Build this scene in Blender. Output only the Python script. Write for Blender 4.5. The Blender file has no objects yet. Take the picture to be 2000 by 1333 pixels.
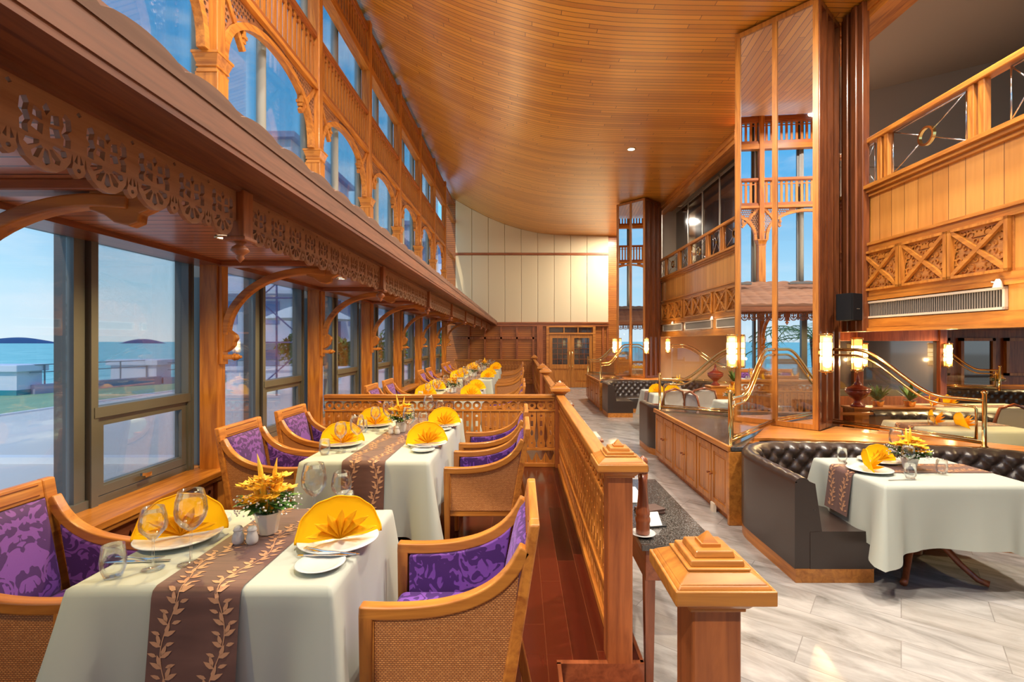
import bpy, math, random
from mathutils import Vector, Matrix
random.seed(7)
PI = math.pi
sc = bpy.context.scene
COL = sc.collection
R = math.radians
# ------------------------------------------------------------------ camera
# room axes: x to the right, y into the room, z up; platform floor z=0, marble floor z=-0.2
cam = bpy.data.objects.new('camera', bpy.data.cameras.new('camera'))
COL.objects.link(cam)
cam.location = (0, 0, 1.55)
cam.rotation_euler = (PI / 2, 0, 0)
cam.data.sensor_width = 36
cam.data.lens = 950 / 2000 * 36
cam.data.shift_x = -18 / 2000
cam.data.clip_start = 0.05
cam.data.clip_end = 20000
sc.camera = cam
sc.view_settings.view_transform = 'Standard'
sc.view_settings.look = 'None'
sc.view_settings.gamma = 1
sc.view_settings.exposure = 0.0
sc.view_settings.use_curve_mapping = False
sc.cycles.max_bounces = 8
sc.cycles.transparent_max_bounces = 24
sc.cycles.caustics_reflective = False
sc.cycles.caustics_refractive = False
sc.cycles.sample_clamp_indirect = 6


# ------------------------------------------------------------------ node helper
class NT:
    def __init__(self, tree):
        self.t = tree

    def n(self, typ, ins=None, **props):
        nd = self.t.nodes.new(typ)
        for k, v in props.items():
            setattr(nd, k, v)
        for k, v in (ins or {}).items():
            s = nd.inputs[k]
            if isinstance(v, bpy.types.NodeSocket):
                self.t.links.new(v, s)
            else:
                if isinstance(v, (tuple, list)) and s.type == 'RGBA' and len(v) == 3:
                    v = (*v, 1)
                s.default_value = v
        return nd

    def m(self, op, a, b=0.0, c=0.0):
        return self.n('ShaderNodeMath', {0: a, 1: b, 2: c}, operation=op).outputs[0]

    def mix(self, f, a, b, blend='MIX'):
        nd = self.n('ShaderNodeMix', {0: f}, data_type='RGBA', blend_type=blend)
        for i, v in ((6, a), (7, b)):
            if isinstance(v, bpy.types.NodeSocket):
                self.t.links.new(v, nd.inputs[i])
            else:
                nd.inputs[i].default_value = (*v, 1) if len(v) == 3 else v
        return nd.outputs[2]

    def ramp(self, f, stops, interp='LINEAR'):
        nd = self.n('ShaderNodeValToRGB', {0: f})
        cr = nd.color_ramp
        cr.interpolation = interp
        while len(cr.elements) < len(stops):
            cr.elements.new(0.5)
        for e, (p, c) in zip(cr.elements, stops):
            e.position = p
            e.color = (*c, 1) if len(c) == 3 else c
        return nd.outputs[0]


# ------------------------------------------------------------------ world
world = bpy.data.worlds.new('sky')
sc.world = world
world.use_nodes = True
W = NT(world.node_tree)
world.node_tree.nodes.clear()
tc = W.n('ShaderNodeTexCoord')
sep = W.n('ShaderNodeSeparateXYZ', {0: tc.outputs['Generated']})
zz = sep.outputs[2]
grad = W.ramp(zz, [(0.0, (.74, .88, .94)), (0.10, (.50, .79, .96)), (0.28, (.14, .52, .90)), (0.6, (.05, .36, .80)), (1.0, (.04, .25, .66))])
mp = W.n('ShaderNodeMapping', {'Vector': tc.outputs['Generated'], 'Scale': (1.6, 1.6, 7)})
ns = W.n('ShaderNodeTexNoise', {'Vector': mp.outputs[0], 'Scale': 2.4, 'Detail': 6, 'Roughness': .55})
cl = W.ramp(ns.outputs[0], [(0.47, (0, 0, 0)), (0.74, (.65, .65, .65))])
sky = W.mix(cl, grad, (.85, .92, .97))
low = W.mix(W.m('LESS_THAN', zz, -0.02), sky, (.42, .44, .42))
bg = W.n('ShaderNodeBackground', {'Color': low, 'Strength': 1.3})
out = W.n('ShaderNodeOutputWorld', {0: bg.outputs[0]})


def lamp(name, typ, loc, power, color=(1, .8, .55), parent=None, rot=(0, 0, 0), **kw):
    d = bpy.data.lights.new(name, typ)
    d.energy = power
    d.color = color
    for k, v in kw.items():
        setattr(d, k, v)
    o = bpy.data.objects.new(name, d)
    COL.objects.link(o)
    o.location = loc
    o.rotation_euler = rot
    if parent:
        o.parent = parent
    return o


sun = lamp('sun', 'SUN', (0, -8, 12), 2.2, (1, .86, .66), angle=R(0.8))
sun.rotation_euler = Vector((0.16, 0.62, -0.725)).to_track_quat('-Z', 'Y').to_euler()


# ------------------------------------------------------------------ mesh collector
class MB:
    def __init__(self):
        self.v, self.f, self.mi, self.sm = [], [], [], []
        self.cm, self.cs = 0, False

    def add(self, vs, fs):
        b = len(self.v)
        self.v += [tuple(p) for p in vs]
        for f in fs:
            self.f.append([i + b for i in f])
            self.mi.append(self.cm)
            self.sm.append(self.cs)
        return self

    def box(self, x0, x1, y0, y1, z0, z1):
        return self.add([(x0, y0, z0), (x1, y0, z0), (x1, y1, z0), (x0, y1, z0), (x0, y0, z1), (x1, y0, z1), (x1, y1, z1), (x0, y1, z1)],
                        [(0, 3, 2, 1), (4, 5, 6, 7), (0, 1, 5, 4), (1, 2, 6, 5), (2, 3, 7, 6), (3, 0, 4, 7)])

    def hexa(self, p):  # 8 points, same order as box
        return self.add(p, [(0, 3, 2, 1), (4, 5, 6, 7), (0, 1, 5, 4), (1, 2, 6, 5), (2, 3, 7, 6), (3, 0, 4, 7)])

    def bar(self, a, b, w, h, up=(0, 0, 1)):
        a, b = Vector(a), Vector(b)
        d = (b - a).normalized()
        s = d.cross(Vector(up))
        if s.length < 1e-4:
            s = d.cross(Vector((0, 1, 0)))
        s.normalize()
        u = s.cross(d).normalized()
        s *= w / 2
        u *= h / 2
        ps = [a - s - u, a + s - u, a + s + u, a - s + u, b - s - u, b + s - u, b + s + u, b - s + u]
        return self.add(ps, [(0, 1, 2, 3), (4, 7, 6, 5), (0, 4, 5, 1), (1, 5, 6, 2), (2, 6, 7, 3), (3, 7, 4, 0)])

    def sweep(self, path, sec, up=(0, 0, 1), closed=False, caps=True):
        """sweep a 2D section (list of (s,u)) along a path; sec may be a function of i"""
        P = [Vector(p) for p in path]
        n = len(P)
        rings = []
        up = Vector(up)
        for i, p in enumerate(P):
            a = P[i - 1] if (i > 0 or closed) else P[i]
            b = P[(i + 1) % n] if (i < n - 1 or closed) else P[i]
            d = (b - a).normalized()
            s = d.cross(up)
            if s.length < 1e-4:
                s = d.cross(Vector((0, 1, 0.01)))
            s.normalize()
            u = s.cross(d)
            q = sec(i) if callable(sec) else sec
            rings.append([p + s * c[0] + u * c[1] for c in q])
        k = len(rings[0])
        vs = [v for r in rings for v in r]
        fs = []
        for i in range(n if closed else n - 1):
            j = (i + 1) % n
            for a in range(k):
                b = (a + 1) % k
                fs.append((i * k + a, i * k + b, j * k + b, j * k + a))
        if caps and not closed:
            fs.append(tuple(range(k))[::-1])
            fs.append(tuple((n - 1) * k + a for a in range(k)))
        return self.add(vs, fs)

    def tube(self, path, r, n=10, **k):
        def sec(i):
            rr = r[i] if isinstance(r, (list, tuple)) else r
            return [(rr * math.cos(2 * PI * a / n), rr * math.sin(2 * PI * a / n)) for a in range(n)]
        o = self.cs
        self.cs = True
        self.sweep(path, sec, **k)
        self.cs = o
        return self

    def lathe(self, prof, c=(0, 0, 0), n=24, smooth=True, axis='z', close=False, ang=0.0):
        o = self.cs
        self.cs = smooth
        vs, fs = [], []
        for (r, z) in prof:
            for a in range(n):
                t = 2 * PI * a / n + ang
                x, y = r * math.cos(t), r * math.sin(t)
                if axis == 'z':
                    q = (c[0] + x, c[1] + y, c[2] + z)
                elif axis == 'x':
                    q = (c[0] + z, c[1] + x, c[2] + y)
                else:
                    q = (c[0] + x, c[1] + z, c[2] + y)
                vs.append(q)
        k = len(prof)
        for i in range(k - 1 + (1 if close else 0)):
            j = (i + 1) % k
            for a in range(n):
                b = (a + 1) % n
                fs.append((i * n + a, i * n + b, j * n + b, j * n + a))
        if not close:
            if prof[0][0] > 1e-5:
                fs.append(tuple(range(n))[::-1])
            if prof[-1][0] > 1e-5:
                fs.append(tuple((k - 1) * n + a for a in range(n)))
        self.add(vs, fs)
        self.cs = o
        return self

    def ball(self, c, r, n=10, sz=1.0, m=6):
        prof = [(max(1e-6, r * math.sin(PI * i / m)), -r * sz * math.cos(PI * i / m)) for i in range(m + 1)]
        return self.lathe(prof, c, n)

    def grid(self, fn, nu, nv, smooth=True, wrapu=False):
        o = self.cs
        self.cs = smooth
        vs = [fn(i / nu, j / nv) for i in range(nu + (0 if wrapu else 1)) for j in range(nv + 1)]
        fs = []
        w = nv + 1
        cu = nu if wrapu else nu + 1
        for i in range(nu):
            i2 = (i + 1) % cu
            for j in range(nv):
                fs.append((i * w + j, i2 * w + j, i2 * w + j + 1, i * w + j + 1))
        self.add(vs, fs)
        self.cs = o
        return self

    def prism(self, poly, d0, d1, plane='xz'):
        """extrude 2D polygon; plane xz -> depth along y, yz -> depth along x, xy -> depth along z"""
        def q(p, d):
            return {'xz': (p[0], d, p[1]), 'yz': (d, p[0], p[1]), 'xy': (p[0], p[1], d)}[plane]
        n = len(poly)
        vs = [q(p, d0) for p in poly] + [q(p, d1) for p in poly]
        fs = [tuple(range(n)), tuple(range(n, 2 * n))[::-1]] + [(i, i + n, (i + 1) % n + n, (i + 1) % n) for i in range(n)]
        return self.add(vs, fs)

    def mesh(self, me, fn=None):
        """append a mesh's geometry, optionally mapped"""
        vs = [tuple(fn(v.co)) if fn else tuple(v.co) for v in me.vertices]
        return self.add(vs, [tuple(p.vertices) for p in me.polygons])

    def xf(self, M):
        self.v = [tuple(M @ Vector(p)) for p in self.v]
        return self


def newmesh(name, mb, mats):
    me = bpy.data.meshes.new(name)
    me.from_pydata(mb.v, [], mb.f)
    for m in (mats if isinstance(mats, (list, tuple)) else [mats]):
        me.materials.append(m)
    me.polygons.foreach_set('material_index', mb.mi)
    me.polygons.foreach_set('use_smooth', mb.sm)
    me.update()
    return me


def obj(name, mb, mats, parent=None, loc=(0, 0, 0), rot=(0, 0, 0), bevel=0, seg=2, solid=0, fix=True, me=None):
    if me is None:
        me = newmesh(name, mb, mats)
        if fix:
            import bmesh
            bm = bmesh.new()
            bm.from_mesh(me)
            bmesh.ops.recalc_face_normals(bm, faces=bm.faces)
            bm.to_mesh(me)
            bm.free()
    o = bpy.data.objects.new(name, me)
    COL.objects.link(o)
    o.location = loc
    o.rotation_euler = rot
    if parent:
        o.parent = parent
    if solid:
        s = o.modifiers.new('solid', 'SOLIDIFY')
        s.thickness = solid
    if bevel:
        b = o.modifiers.new('bevel', 'BEVEL')
        b.width = bevel
        b.segments = seg
        b.limit_method = 'ANGLE'
        b.angle_limit = R(40)
        b.harden_normals = False
    return o


def tag(o, label, cat, group=None, kind=None):
    o['label'] = label
    o['category'] = cat
    if group:
        o['group'] = group
    if kind:
        o['kind'] = kind
    return o


def thing(name, label, cat, loc=(0, 0, 0), rz=0, group=None):
    o = bpy.data.objects.new(name, None)
    COL.objects.link(o)
    o.empty_display_size = .1
    o.location = loc
    o.rotation_euler = (0, 0, rz)
    return tag(o, label, cat, group)


def struct(name, mb, mats, label=None, **k):
    o = obj(name, mb, mats, **k)
    o['kind'] = 'structure'
    if label:
        o['label'] = label
        o['category'] = 'room'
    return o


def kids(o):
    return KID.get(o.name) or [c for c in bpy.data.objects if c.parent == o]


KID = {}


def copy_tree(root, label=None, loc=None, rz=None, group=None):
    ch = [c for c in bpy.data.objects if c.parent is root or (c.parent and c.parent.parent is root)]
    r = root.copy()
    COL.objects.link(r)
    if label:
        r['label'] = label
    if group:
        r['group'] = group
    if loc is not None:
        r.location = loc
    if rz is not None:
        r.rotation_euler = (0, 0, rz)
    mp = {root.name: r}
    for c in ch:
        if c.parent is root:
            d = c.copy()
            COL.objects.link(d)
            d.parent = r
            mp[c.name] = d
    for c in ch:
        if c.parent is not root:
            d = c.copy()
            COL.objects.link(d)
            d.parent = mp[c.parent.name]
    return r


def fret(outer, holes, th, res=1, bev=0):
    """flat cut board with holes, in the XY plane, thickness th centred on z=0 -> mesh"""
    cu = bpy.data.curves.new('fret', 'CURVE')
    cu.dimensions = '2D'
    cu.fill_mode = 'BOTH'
    cu.extrude = th / 2
    outs = outer if isinstance(outer[0][0], (list, tuple)) else [outer]
    for poly in list(outs) + list(holes):
        sp = cu.splines.new('POLY')
        sp.points.add(len(poly) - 1)
        for p, q in zip(sp.points, poly):
            p.co = (q[0], q[1], 0, 1)
        sp.use_cyclic_u = True
    o = bpy.data.objects.new('fret', cu)
    COL.objects.link(o)
    bpy.context.view_layer.update()
    me = bpy.data.meshes.new_from_object(o)
    bpy.data.objects.remove(o)
    bpy.data.curves.remove(cu)
    return me


def circ(cx, cy, r, n=16, a0=0, a1=2 * PI, ry=None):
    ry = ry or r
    full = abs(a1 - a0 - 2 * PI) < 1e-6
    m = n if full else n + 1
    return [(cx + r * math.cos(a0 + (a1 - a0) * i / n), cy + ry * math.sin(a0 + (a1 - a0) * i / n)) for i in range(m)]


def rect(x0, x1, y0, y1):
    return [(x0, y0), (x1, y0), (x1, y1), (x0, y1)]


# ------------------------------------------------------------------ materials
MAT = {}


def pbr(name, color=(.5, .5, .5), rough=.5, metal=0, spec=.5, emit=None, es=0, coat=0, sheen=0):
    if name in MAT:
        return MAT[name]
    m = bpy.data.materials.new(name)
    m.use_nodes = True
    t = NT(m.node_tree)
    b = m.node_tree.nodes['Principled BSDF']
    b.inputs['Base Color'].default_value = (*color, 1)
    b.inputs['Roughness'].default_value = rough
    b.inputs['Metallic'].default_value = metal
    b.inputs['Specular IOR Level'].default_value = spec
    b.inputs['Coat Weight'].default_value = coat
    b.inputs['Coat Roughness'].default_value = .12
    b.inputs['Sheen Weight'].default_value = sheen
    if emit:
        b.inputs['Emission Color'].default_value = (*emit, 1)
        b.inputs['Emission Strength'].default_value = es
    MAT[name] = m
    return m


def P(m):
    return NT(m.node_tree), m.node_tree.nodes['Principled BSDF'], m.node_tree.links


def wood(name, c1, c2, axis='z', rough=.42, coat=.12, scale=1.0):
    """c1 light, c2 dark streak; axis = grain direction"""
    key = name + axis
    if key in MAT:
        return MAT[key]
    m = pbr(key, c1, rough, coat=coat)
    t, b, L = P(m)
    tc = t.n('ShaderNodeTexCoord')
    s = {'x': (1.2, 14, 14), 'y': (14, 1.2, 14), 'z': (14, 14, 1.2)}[axis]
    mp = t.n('ShaderNodeMapping', {'Vector': tc.outputs['Object'], 'Scale': tuple(v * scale for v in s)})
    ns = t.n('ShaderNodeTexNoise', {'Vector': mp.outputs[0], 'Scale': 1.6, 'Detail': 5, 'Roughness': .6, 'Distortion': .6})
    col = t.ramp(ns.outputs[0], [(.3, c2), (.62, c1)])
    L.new(col, b.inputs['Base Color'])
    return m


def planks(name, c1, c2, seam, across, along, w, ln, rough=.35, coat=.2, vary=.5, seamw=.04, grain=True, bump=.4, endseam=True):
    """boards of width w, long axis 'along', seams every w on axis 'across'"""
    if name in MAT:
        return MAT[name]
    m = pbr(name, c1, rough, coat=coat)
    t, b, L = P(m)
    tc = t.n('ShaderNodeTexCoord')
    sp = t.n('ShaderNodeSeparateXYZ', {0: tc.outputs['Object']})
    ax = {'x': 0, 'y': 1, 'z': 2}
    A = t.m('DIVIDE', sp.outputs[ax[across]], w)
    fl = t.m('FLOOR', A)
    fr = t.m('FRACT', A)
    r1 = t.n('ShaderNodeTexWhiteNoise', {'W': fl}, noise_dimensions='1D').outputs[0]
    B = t.m('ADD', t.m('DIVIDE', sp.outputs[ax[along]], ln), r1)
    fb = t.m('FLOOR', B)
    frb = t.m('FRACT', B)
    r2 = t.n('ShaderNodeTexWhiteNoise', {'W': t.m('ADD', t.m('MULTIPLY', fl, 7.13), fb)}, noise_dimensions='1D').outputs[0]
    sc_ = [10, 10, 10]
    sc_[ax[along]] = .8
    mp = t.n('ShaderNodeMapping', {'Vector': tc.outputs['Object'], 'Scale': tuple(sc_)})
    ns = t.n('ShaderNodeTexNoise', {'Vector': mp.outputs[0], 'Scale': 2.2, 'Detail': 4, 'Roughness': .6}).outputs[0]
    f = t.m('ADD', t.m('MULTIPLY', r2, vary), t.m('MULTIPLY', ns, 1 - vary))
    col = t.ramp(f, [(.2, c2), (.75, c1)])
    sm = t.m('LESS_THAN', fr, seamw)
    if endseam:
        sm = t.m('MAXIMUM', sm, t.m('LESS_THAN', frb, seamw * w / ln * .8))
    col = t.mix(sm, col, seam)
    L.new(col, b.inputs['Base Color'])
    if bump:
        bp = t.n('ShaderNodeBump', {'Strength': bump, 'Distance': .01, 'Height': t.m('SUBTRACT', 1.0, sm)})
        L.new(bp.outputs[0], b.inputs['Normal'])
        L.new(bp.outputs[0], b.inputs['Coat Normal'])
    return m


TL, TD = (.60, .23, .036), (.30, .085, .014)      # teak light / dark
def teak(ax='z'):
    return wood('teak_', TL, TD, ax)
def teak_red(ax='z'):
    return wood('teakred_', (.42, .125, .032), (.20, .05, .014), ax)
def teak_gold(ax='z'):
    return wood('teakgold_', (.55, .215, .036), (.31, .10, .017), ax, rough=.32)
def teak_dark(ax='z'):
    return wood('teakdark_', (.20, .06, .018), (.09, .025, .01), ax, rough=.3, coat=.4)
def walnut(ax='z'):
    return wood('walnut_', (.30, .085, .03), (.15, .035, .012), ax, rough=.3, coat=.4)


M_alu = pbr('aluminium_frame', (.15, .152, .155), .4, .3)
M_alul = pbr('aluminium_tube', (.34, .36, .36), .5, .1)
M_black = pbr('black', (.015, .015, .016), .5)
M_brass = pbr('brass', (.86, .58, .22), .14, 1)
M_chrome = pbr('steel', (.75, .75, .76), .15, 1)
M_white = pbr('porcelain', (.68, .69, .67), .15, coat=.4)
M_kerb = pbr('painted_white', (.8, .82, .85), .7)
M_mirror = pbr('mirror', (.86, .87, .88), .01, 1)

m = M_leather = pbr('leather', (.038, .024, .019), .33, coat=.15)
t, b, L = P(m)
ns = t.n('ShaderNodeTexNoise', {'Scale': 260, 'Detail': 2})
bp = t.n('ShaderNodeBump', {'Strength': .15, 'Distance': .002, 'Height': ns.outputs[0]})
L.new(bp.outputs[0], b.inputs['Normal'])

m = M_cloth = pbr('tablecloth', (.50, .53, .45), .85, sheen=.1)
m = M_napkin = pbr('napkin_yellow', (.95, .50, .012), .85, spec=.15)
t, b, L = P(m)
ns = t.n('ShaderNodeTexNoise', {'Scale': 60, 'Detail': 3})
L.new(t.ramp(ns.outputs[0], [(.3, (.97, .45, .006)), (.7, (1, .52, .01))]), b.inputs['Base Color'])

m = M_runner = pbr('runner_brown', (.135, .052, .036), .62, sheen=.3)
t, b, L = P(m)
tc = t.n('ShaderNodeTexCoord')
mp = t.n('ShaderNodeMapping', {'Vector': tc.outputs['Object'], 'Scale': (4, 160, 4)})
ns = t.n('ShaderNodeTexNoise', {'Vector': mp.outputs[0], 'Scale': 1, 'Detail': 2})
L.new(t.ramp(ns.outputs[0], [(.3, (.095, .034, .024)), (.7, (.16, .066, .046))]), b.inputs['Base Color'])
M_leafthread = pbr('runner_leaf', (.58, .30, .16), .5)

m = M_napkin2 = bpy.data.materials.new('napkin_translucent')
m.use_nodes = True
t = NT(m.node_tree)
m.node_tree.nodes.clear()
dfb = t.n('ShaderNodeBsdfDiffuse', {'Color': (1, .60, .012, 1)})
tlb = t.n('ShaderNodeBsdfTranslucent', {'Color': (1, .60, .015, 1)})
mx = t.n('ShaderNodeMixShader', {0: .4, 1: dfb.outputs[0], 2: tlb.outputs[0]})
t.n('ShaderNodeOutputMaterial', {0: mx.outputs[0]})

# velvet damask
m = M_velvet = pbr('velvet_purple', (.13, .03, .28), .75, sheen=.35)
t, b, L = P(m)
b.inputs['Sheen Tint'].default_value = (.55, .35, .8, 1)
tc = t.n('ShaderNodeTexCoord')
sp = t.n('ShaderNodeSeparateXYZ', {0: tc.outputs['Object']})
yy = t.m('PINGPONG', t.m('ADD', sp.outputs[1], .5), .14)
cb = t.n('ShaderNodeCombineXYZ', {0: t.m('MULTIPLY', sp.outputs[0], 1.0), 1: yy, 2: sp.outputs[2]})
n1 = t.n('ShaderNodeTexNoise', {'Vector': cb.outputs[0], 'Scale': 7, 'Detail': 1.5, 'Roughness': .5, 'Distortion': 1.6}).outputs[0]
sw = t.m('SINE', t.m('MULTIPLY', n1, 34))
n2 = t.n('ShaderNodeTexNoise', {'Vector': cb.outputs[0], 'Scale': 13, 'Detail': 2, 'Distortion': .8}).outputs[0]
g = t.m('ADD', t.m('MULTIPLY', sw, .5), t.m('MULTIPLY', t.m('SUBTRACT', n2, .5), 5.0))
f = t.ramp(g, [(.0, (0, 0, 0)), (.12, (1, 1, 1))])
nf = t.n('ShaderNodeTexNoise', {'Scale': 140, 'Detail': 2}).outputs[0]
c2 = t.mix(f, (.045, .008, .11), (.20, .065, .38))
L.new(t.mix(t.m('MULTIPLY', nf, .35), c2, (.09, .02, .2)), b.inputs['Base Color'])
bp = t.n('ShaderNodeBump', {'Strength': .3, 'Distance': .004, 'Height': t.m('SUBTRACT', 1.0, f)})
L.new(bp.outputs[0], b.inputs['Normal'])

# rattan
m = M_rattan = pbr('rattan', (.5, .25, .1), .6)
t, b, L = P(m)
tc = t.n('ShaderNodeTexCoord')
sp = t.n('ShaderNodeSeparateXYZ', {0: tc.outputs['Object']})
u = t.m('ADD', sp.outputs[0], sp.outputs[1])
cb = t.n('ShaderNodeCombineXYZ', {0: t.m('MULTIPLY', u, 1), 1: sp.outputs[2], 2: 0.0})
bk = t.n('ShaderNodeTexBrick', {'Vector': cb.outputs[0], 'Color1': (.88, .40, .12, 1), 'Color2': (.62, .24, .06, 1), 'Mortar': (.2, .065, .02, 1), 'Scale': 1, 'Mortar Size': .0016, 'Brick Width': .012, 'Row Height': .0065, 'Mortar Smooth': .3})
nb = t.n('ShaderNodeTexNoise', {'Scale': 9, 'Detail': 2}).outputs[0]
L.new(t.mix(t.m('MULTIPLY', nb, .5), bk.outputs[0], (.42, .17, .06)), b.inputs['Base Color'])
bp = t.n('ShaderNodeBump', {'Strength': .6, 'Distance': .003, 'Height': t.m('SUBTRACT', 1.0, bk.outputs[1])})
L.new(bp.outputs[0], b.inputs['Normal'])

# granite
m = M_granite = pbr('granite', (.05, .05, .05), .12, coat=.5)
t, b, L = P(m)
vo = t.n('ShaderNodeTexVoronoi', {'Scale': 170}).outputs['Color']
n2 = t.n('ShaderNodeTexNoise', {'Scale': 90, 'Detail': 4}).outputs[0]
sx = t.n('ShaderNodeSeparateColor', {0: vo}).outputs[0]
f = t.m('MULTIPLY', sx, n2)
L.new(t.ramp(f, [(.15, (.022, .02, .018)), (.35, (.10, .09, .08)), (.6, (.24, .22, .20))]), b.inputs['Base Color'])

# marble floor
m = M_marble = pbr('marble', (.6, .6, .6), .22, coat=.2, spec=.35)
t, b, L = P(m)
tc = t.n('ShaderNodeTexCoord')
mp = t.n('ShaderNodeMapping', {'Vector': tc.outputs['Object'], 'Rotation': (0, 0, R(38))})
bk = t.n('ShaderNodeTexBrick', {'Vector': mp.outputs[0], 'Color1': (0, 0, 0, 1), 'Color2': (1, 1, 1, 1), 'Mortar': (.5, .5, .5, 1), 'Scale': 1, 'Mortar Size': .0028, 'Brick Width': .92, 'Row Height': .30, 'Bias': 0})
mp2 = t.n('ShaderNodeMapping', {'Vector': mp.outputs[0], 'Scale': (1.1, 3.6, 1)})
ofs = t.n('ShaderNodeVectorMath', {0: mp2.outputs[0], 1: bk.outputs[0]}, operation='ADD')
v1 = t.n('ShaderNodeTexNoise', {'Vector': ofs.outputs[0], 'Scale': 1.7, 'Detail': 8, 'Roughness': .66, 'Distortion': .7}).outputs[0]
vein = t.ramp(v1, [(.24, (.11, .10, .09)), (.38, (.27, .27, .27)), (.54, (.42, .425, .43)), (.72, (.56, .56, .57))])
tint = t.n('ShaderNodeTexNoise', {'Vector': tc.outputs['Object'], 'Scale': .7, 'Detail': 3}).outputs[0]
c = t.mix(t.m('MULTIPLY', tint, .7), vein, (.66, .56, .44), 'MULTIPLY')
c = t.mix(t.m('MULTIPLY', t.n('ShaderNodeSeparateColor', {0: bk.outputs[0]}).outputs[0], .30), c, (.40, .36, .31))
c = t.mix(t.m('MULTIPLY', bk.outputs[1], .55), c, (.16, .14, .13))
L.new(c, b.inputs['Base Color'])

M_floor = planks('platform_floor', (.085, .011, .005), (.025, .004, .0025), (.15, .04, .016), 'x', 'y', .125, 1.1, rough=.2, coat=.2, vary=.65, seamw=.022, bump=.1)
M_ceil = planks('ceiling_boards', (.80, .36, .045), (.58, .22, .022), (.22, .07, .010), 'y', 'x', .085, 2.4, rough=.34, coat=.8, vary=.6, seamw=.12, bump=.6)
M_ceil.node_tree.nodes['Principled BSDF'].inputs['Coat Roughness'].default_value = .30
M_soffit = planks('soffit_boards', (.60, .25, .12), (.44, .16, .07), (.09, .03, .012), 'y', 'x', .09, 3.0, rough=.33, coat=.25, vary=.4, seamw=.14, bump=.8, endseam=False)
M_louvre = planks('louvre_wall', (.52, .17, .028), (.36, .11, .02), (.14, .04, .01), 'z', 'x', .075, 4, rough=.4, vary=.4, seamw=.16, bump=1.0, endseam=False)

m = M_padded = pbr('padded_panel', (.72, .60, .38), .75)

def window_glass(name, tint, fac=.06):
    m = bpy.data.materials.new(name)
    m.use_nodes = True
    t = NT(m.node_tree)
    m.node_tree.nodes.clear()
    tr = t.n('ShaderNodeBsdfTransparent', {'Color': tint})
    gl = t.n('ShaderNodeBsdfGlossy', {'Color': (1, 1, 1), 'Roughness': .02})
    lw = t.n('ShaderNodeLayerWeight', {'Blend': .25})
    f = t.m('ADD', t.m('MULTIPLY', lw.outputs['Fresnel'], .6), fac * .3)
    mx = t.n('ShaderNodeMixShader', {0: f, 1: tr.outputs[0], 2: gl.outputs[0]})
    t.n('ShaderNodeOutputMaterial', {0: mx.outputs[0]})
    return m


M_glass = window_glass('window_glass', (.90, .92, .94, 1), .02)
M_crystal = window_glass('clear_glass', (.985, .99, .99, 1), .08)
M_darkglass = pbr('smoked_glass', (.05, .04, .038), .04, 0, 1.0, coat=1)


def leafmat(name, a, bb):
    m = pbr(name, a, .5)
    t, b, L = P(m)
    ns = t.n('ShaderNodeTexNoise', {'Scale': 18, 'Detail': 2})
    L.new(t.ramp(ns.outputs[0], [(.35, a), (.65, bb)]), b.inputs['Base Color'])
    return m


M_leaf = leafmat('leaf_green', (.04, .14, .02), (.14, .30, .06))
M_petal = leafmat('petal_yellow', (.95, .50, .02), (.98, .72, .06))
M_petalo = leafmat('petal_orange', (.98, .42, .015), (1, .62, .04))
M_breath = pbr('small_white_flower', (.85, .82, .8), .7)
# ================================================================== SETTING
MZ = -0.2
YB = 18.1
def PY(n):
    return 3.975 + 1.985 * n
ORD = ['nearest', 'second', 'third', 'fourth', 'fifth', 'sixth', 'seventh', 'eighth', 'ninth', 'tenth', 'eleventh', 'twelfth']

mb = MB()
mb.box(-2.7, .19, -2, 17.9, -.19, 0)
mb.box(.19, .575, 2.34, 17.9, -.19, 0)
mb.box(.19, .575, -2, 1.06, -.19, 0)
struct('floor_platform', mb, M_floor, 'dark red hardwood plank floor of the raised window platform')
mb = MB().box(.19, .60, 1.06, 2.34, -.19, -.1)
struct('floor_step', mb, walnut('x'), 'dark wooden step down between the two railing posts')
mb = MB()
for x0, x1, y0, y1 in ((.575, .592, 2.34, 17.9), (.575, .592, -2, 1.06), (.172, .19, 1.06, 2.34)):
    mb.box(x0, x1, y0, y1, MZ, .003)
mb.box(.172, .59, 2.330, 2.358, -.1, .003)
struct('trim_1', mb, walnut('y'), 'dark wooden edge of the raised platform')
mb = MB().box(.15, 15, -2, YB, MZ - .1, MZ)
struct('floor', mb, M_marble, 'veined grey marble floor laid in slanting slabs')

struct('wall_front_added', MB().box(-2.8, 15, -2.2, -2.1, MZ, 2.9), pbr('taupe_wall', (.45, .33, .24), .8), 'added unseen wall behind the camera holding back light')  # unseen wall added to cut light from behind, left open above for sun
# curved boarded ceiling
prof = [(-2.78, 7.02), (-2.48, 6.83), (-2.0, 6.56), (-1.28, 6.18), (-.69, 5.93), (-.08, 5.74), (.51, 5.59), (1.2, 5.51), (1.8, 5.49), (3.18, 5.47), (4.15, 5.45)]
def cz(x):
    for (a, za), (b_, zb) in zip(prof, prof[1:]):
        if x <= b_:
            return za + (zb - za) * (x - a) / (b_ - a)
    return prof[-1][1]
mb = MB()
xs = [-2.78 + i * (4.15 + 2.78) / 60 for i in range(61)]
zs = [cz(x) for x in xs]
for k in range(3):
    zs = [zs[0]] + [(zs[i - 1] + zs[i] * 2 + zs[i + 1]) / 4 for i in range(1, 60)] + [zs[60]]
def cfn(u, v):
    i = round(u * 60)
    return (xs[i], -1.6 + v * (YB + 1.7), zs[i])
mb.grid(cfn, 60, 1)
b0 = len(mb.v)
mb.grid(lambda u, v: (cfn(u, v)[0], cfn(u, v)[1], cfn(u, v)[2] + .12), 60, 1)
struct('ceiling', mb, M_ceil, 'swooping glossy teak board ceiling', fix=False)

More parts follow.
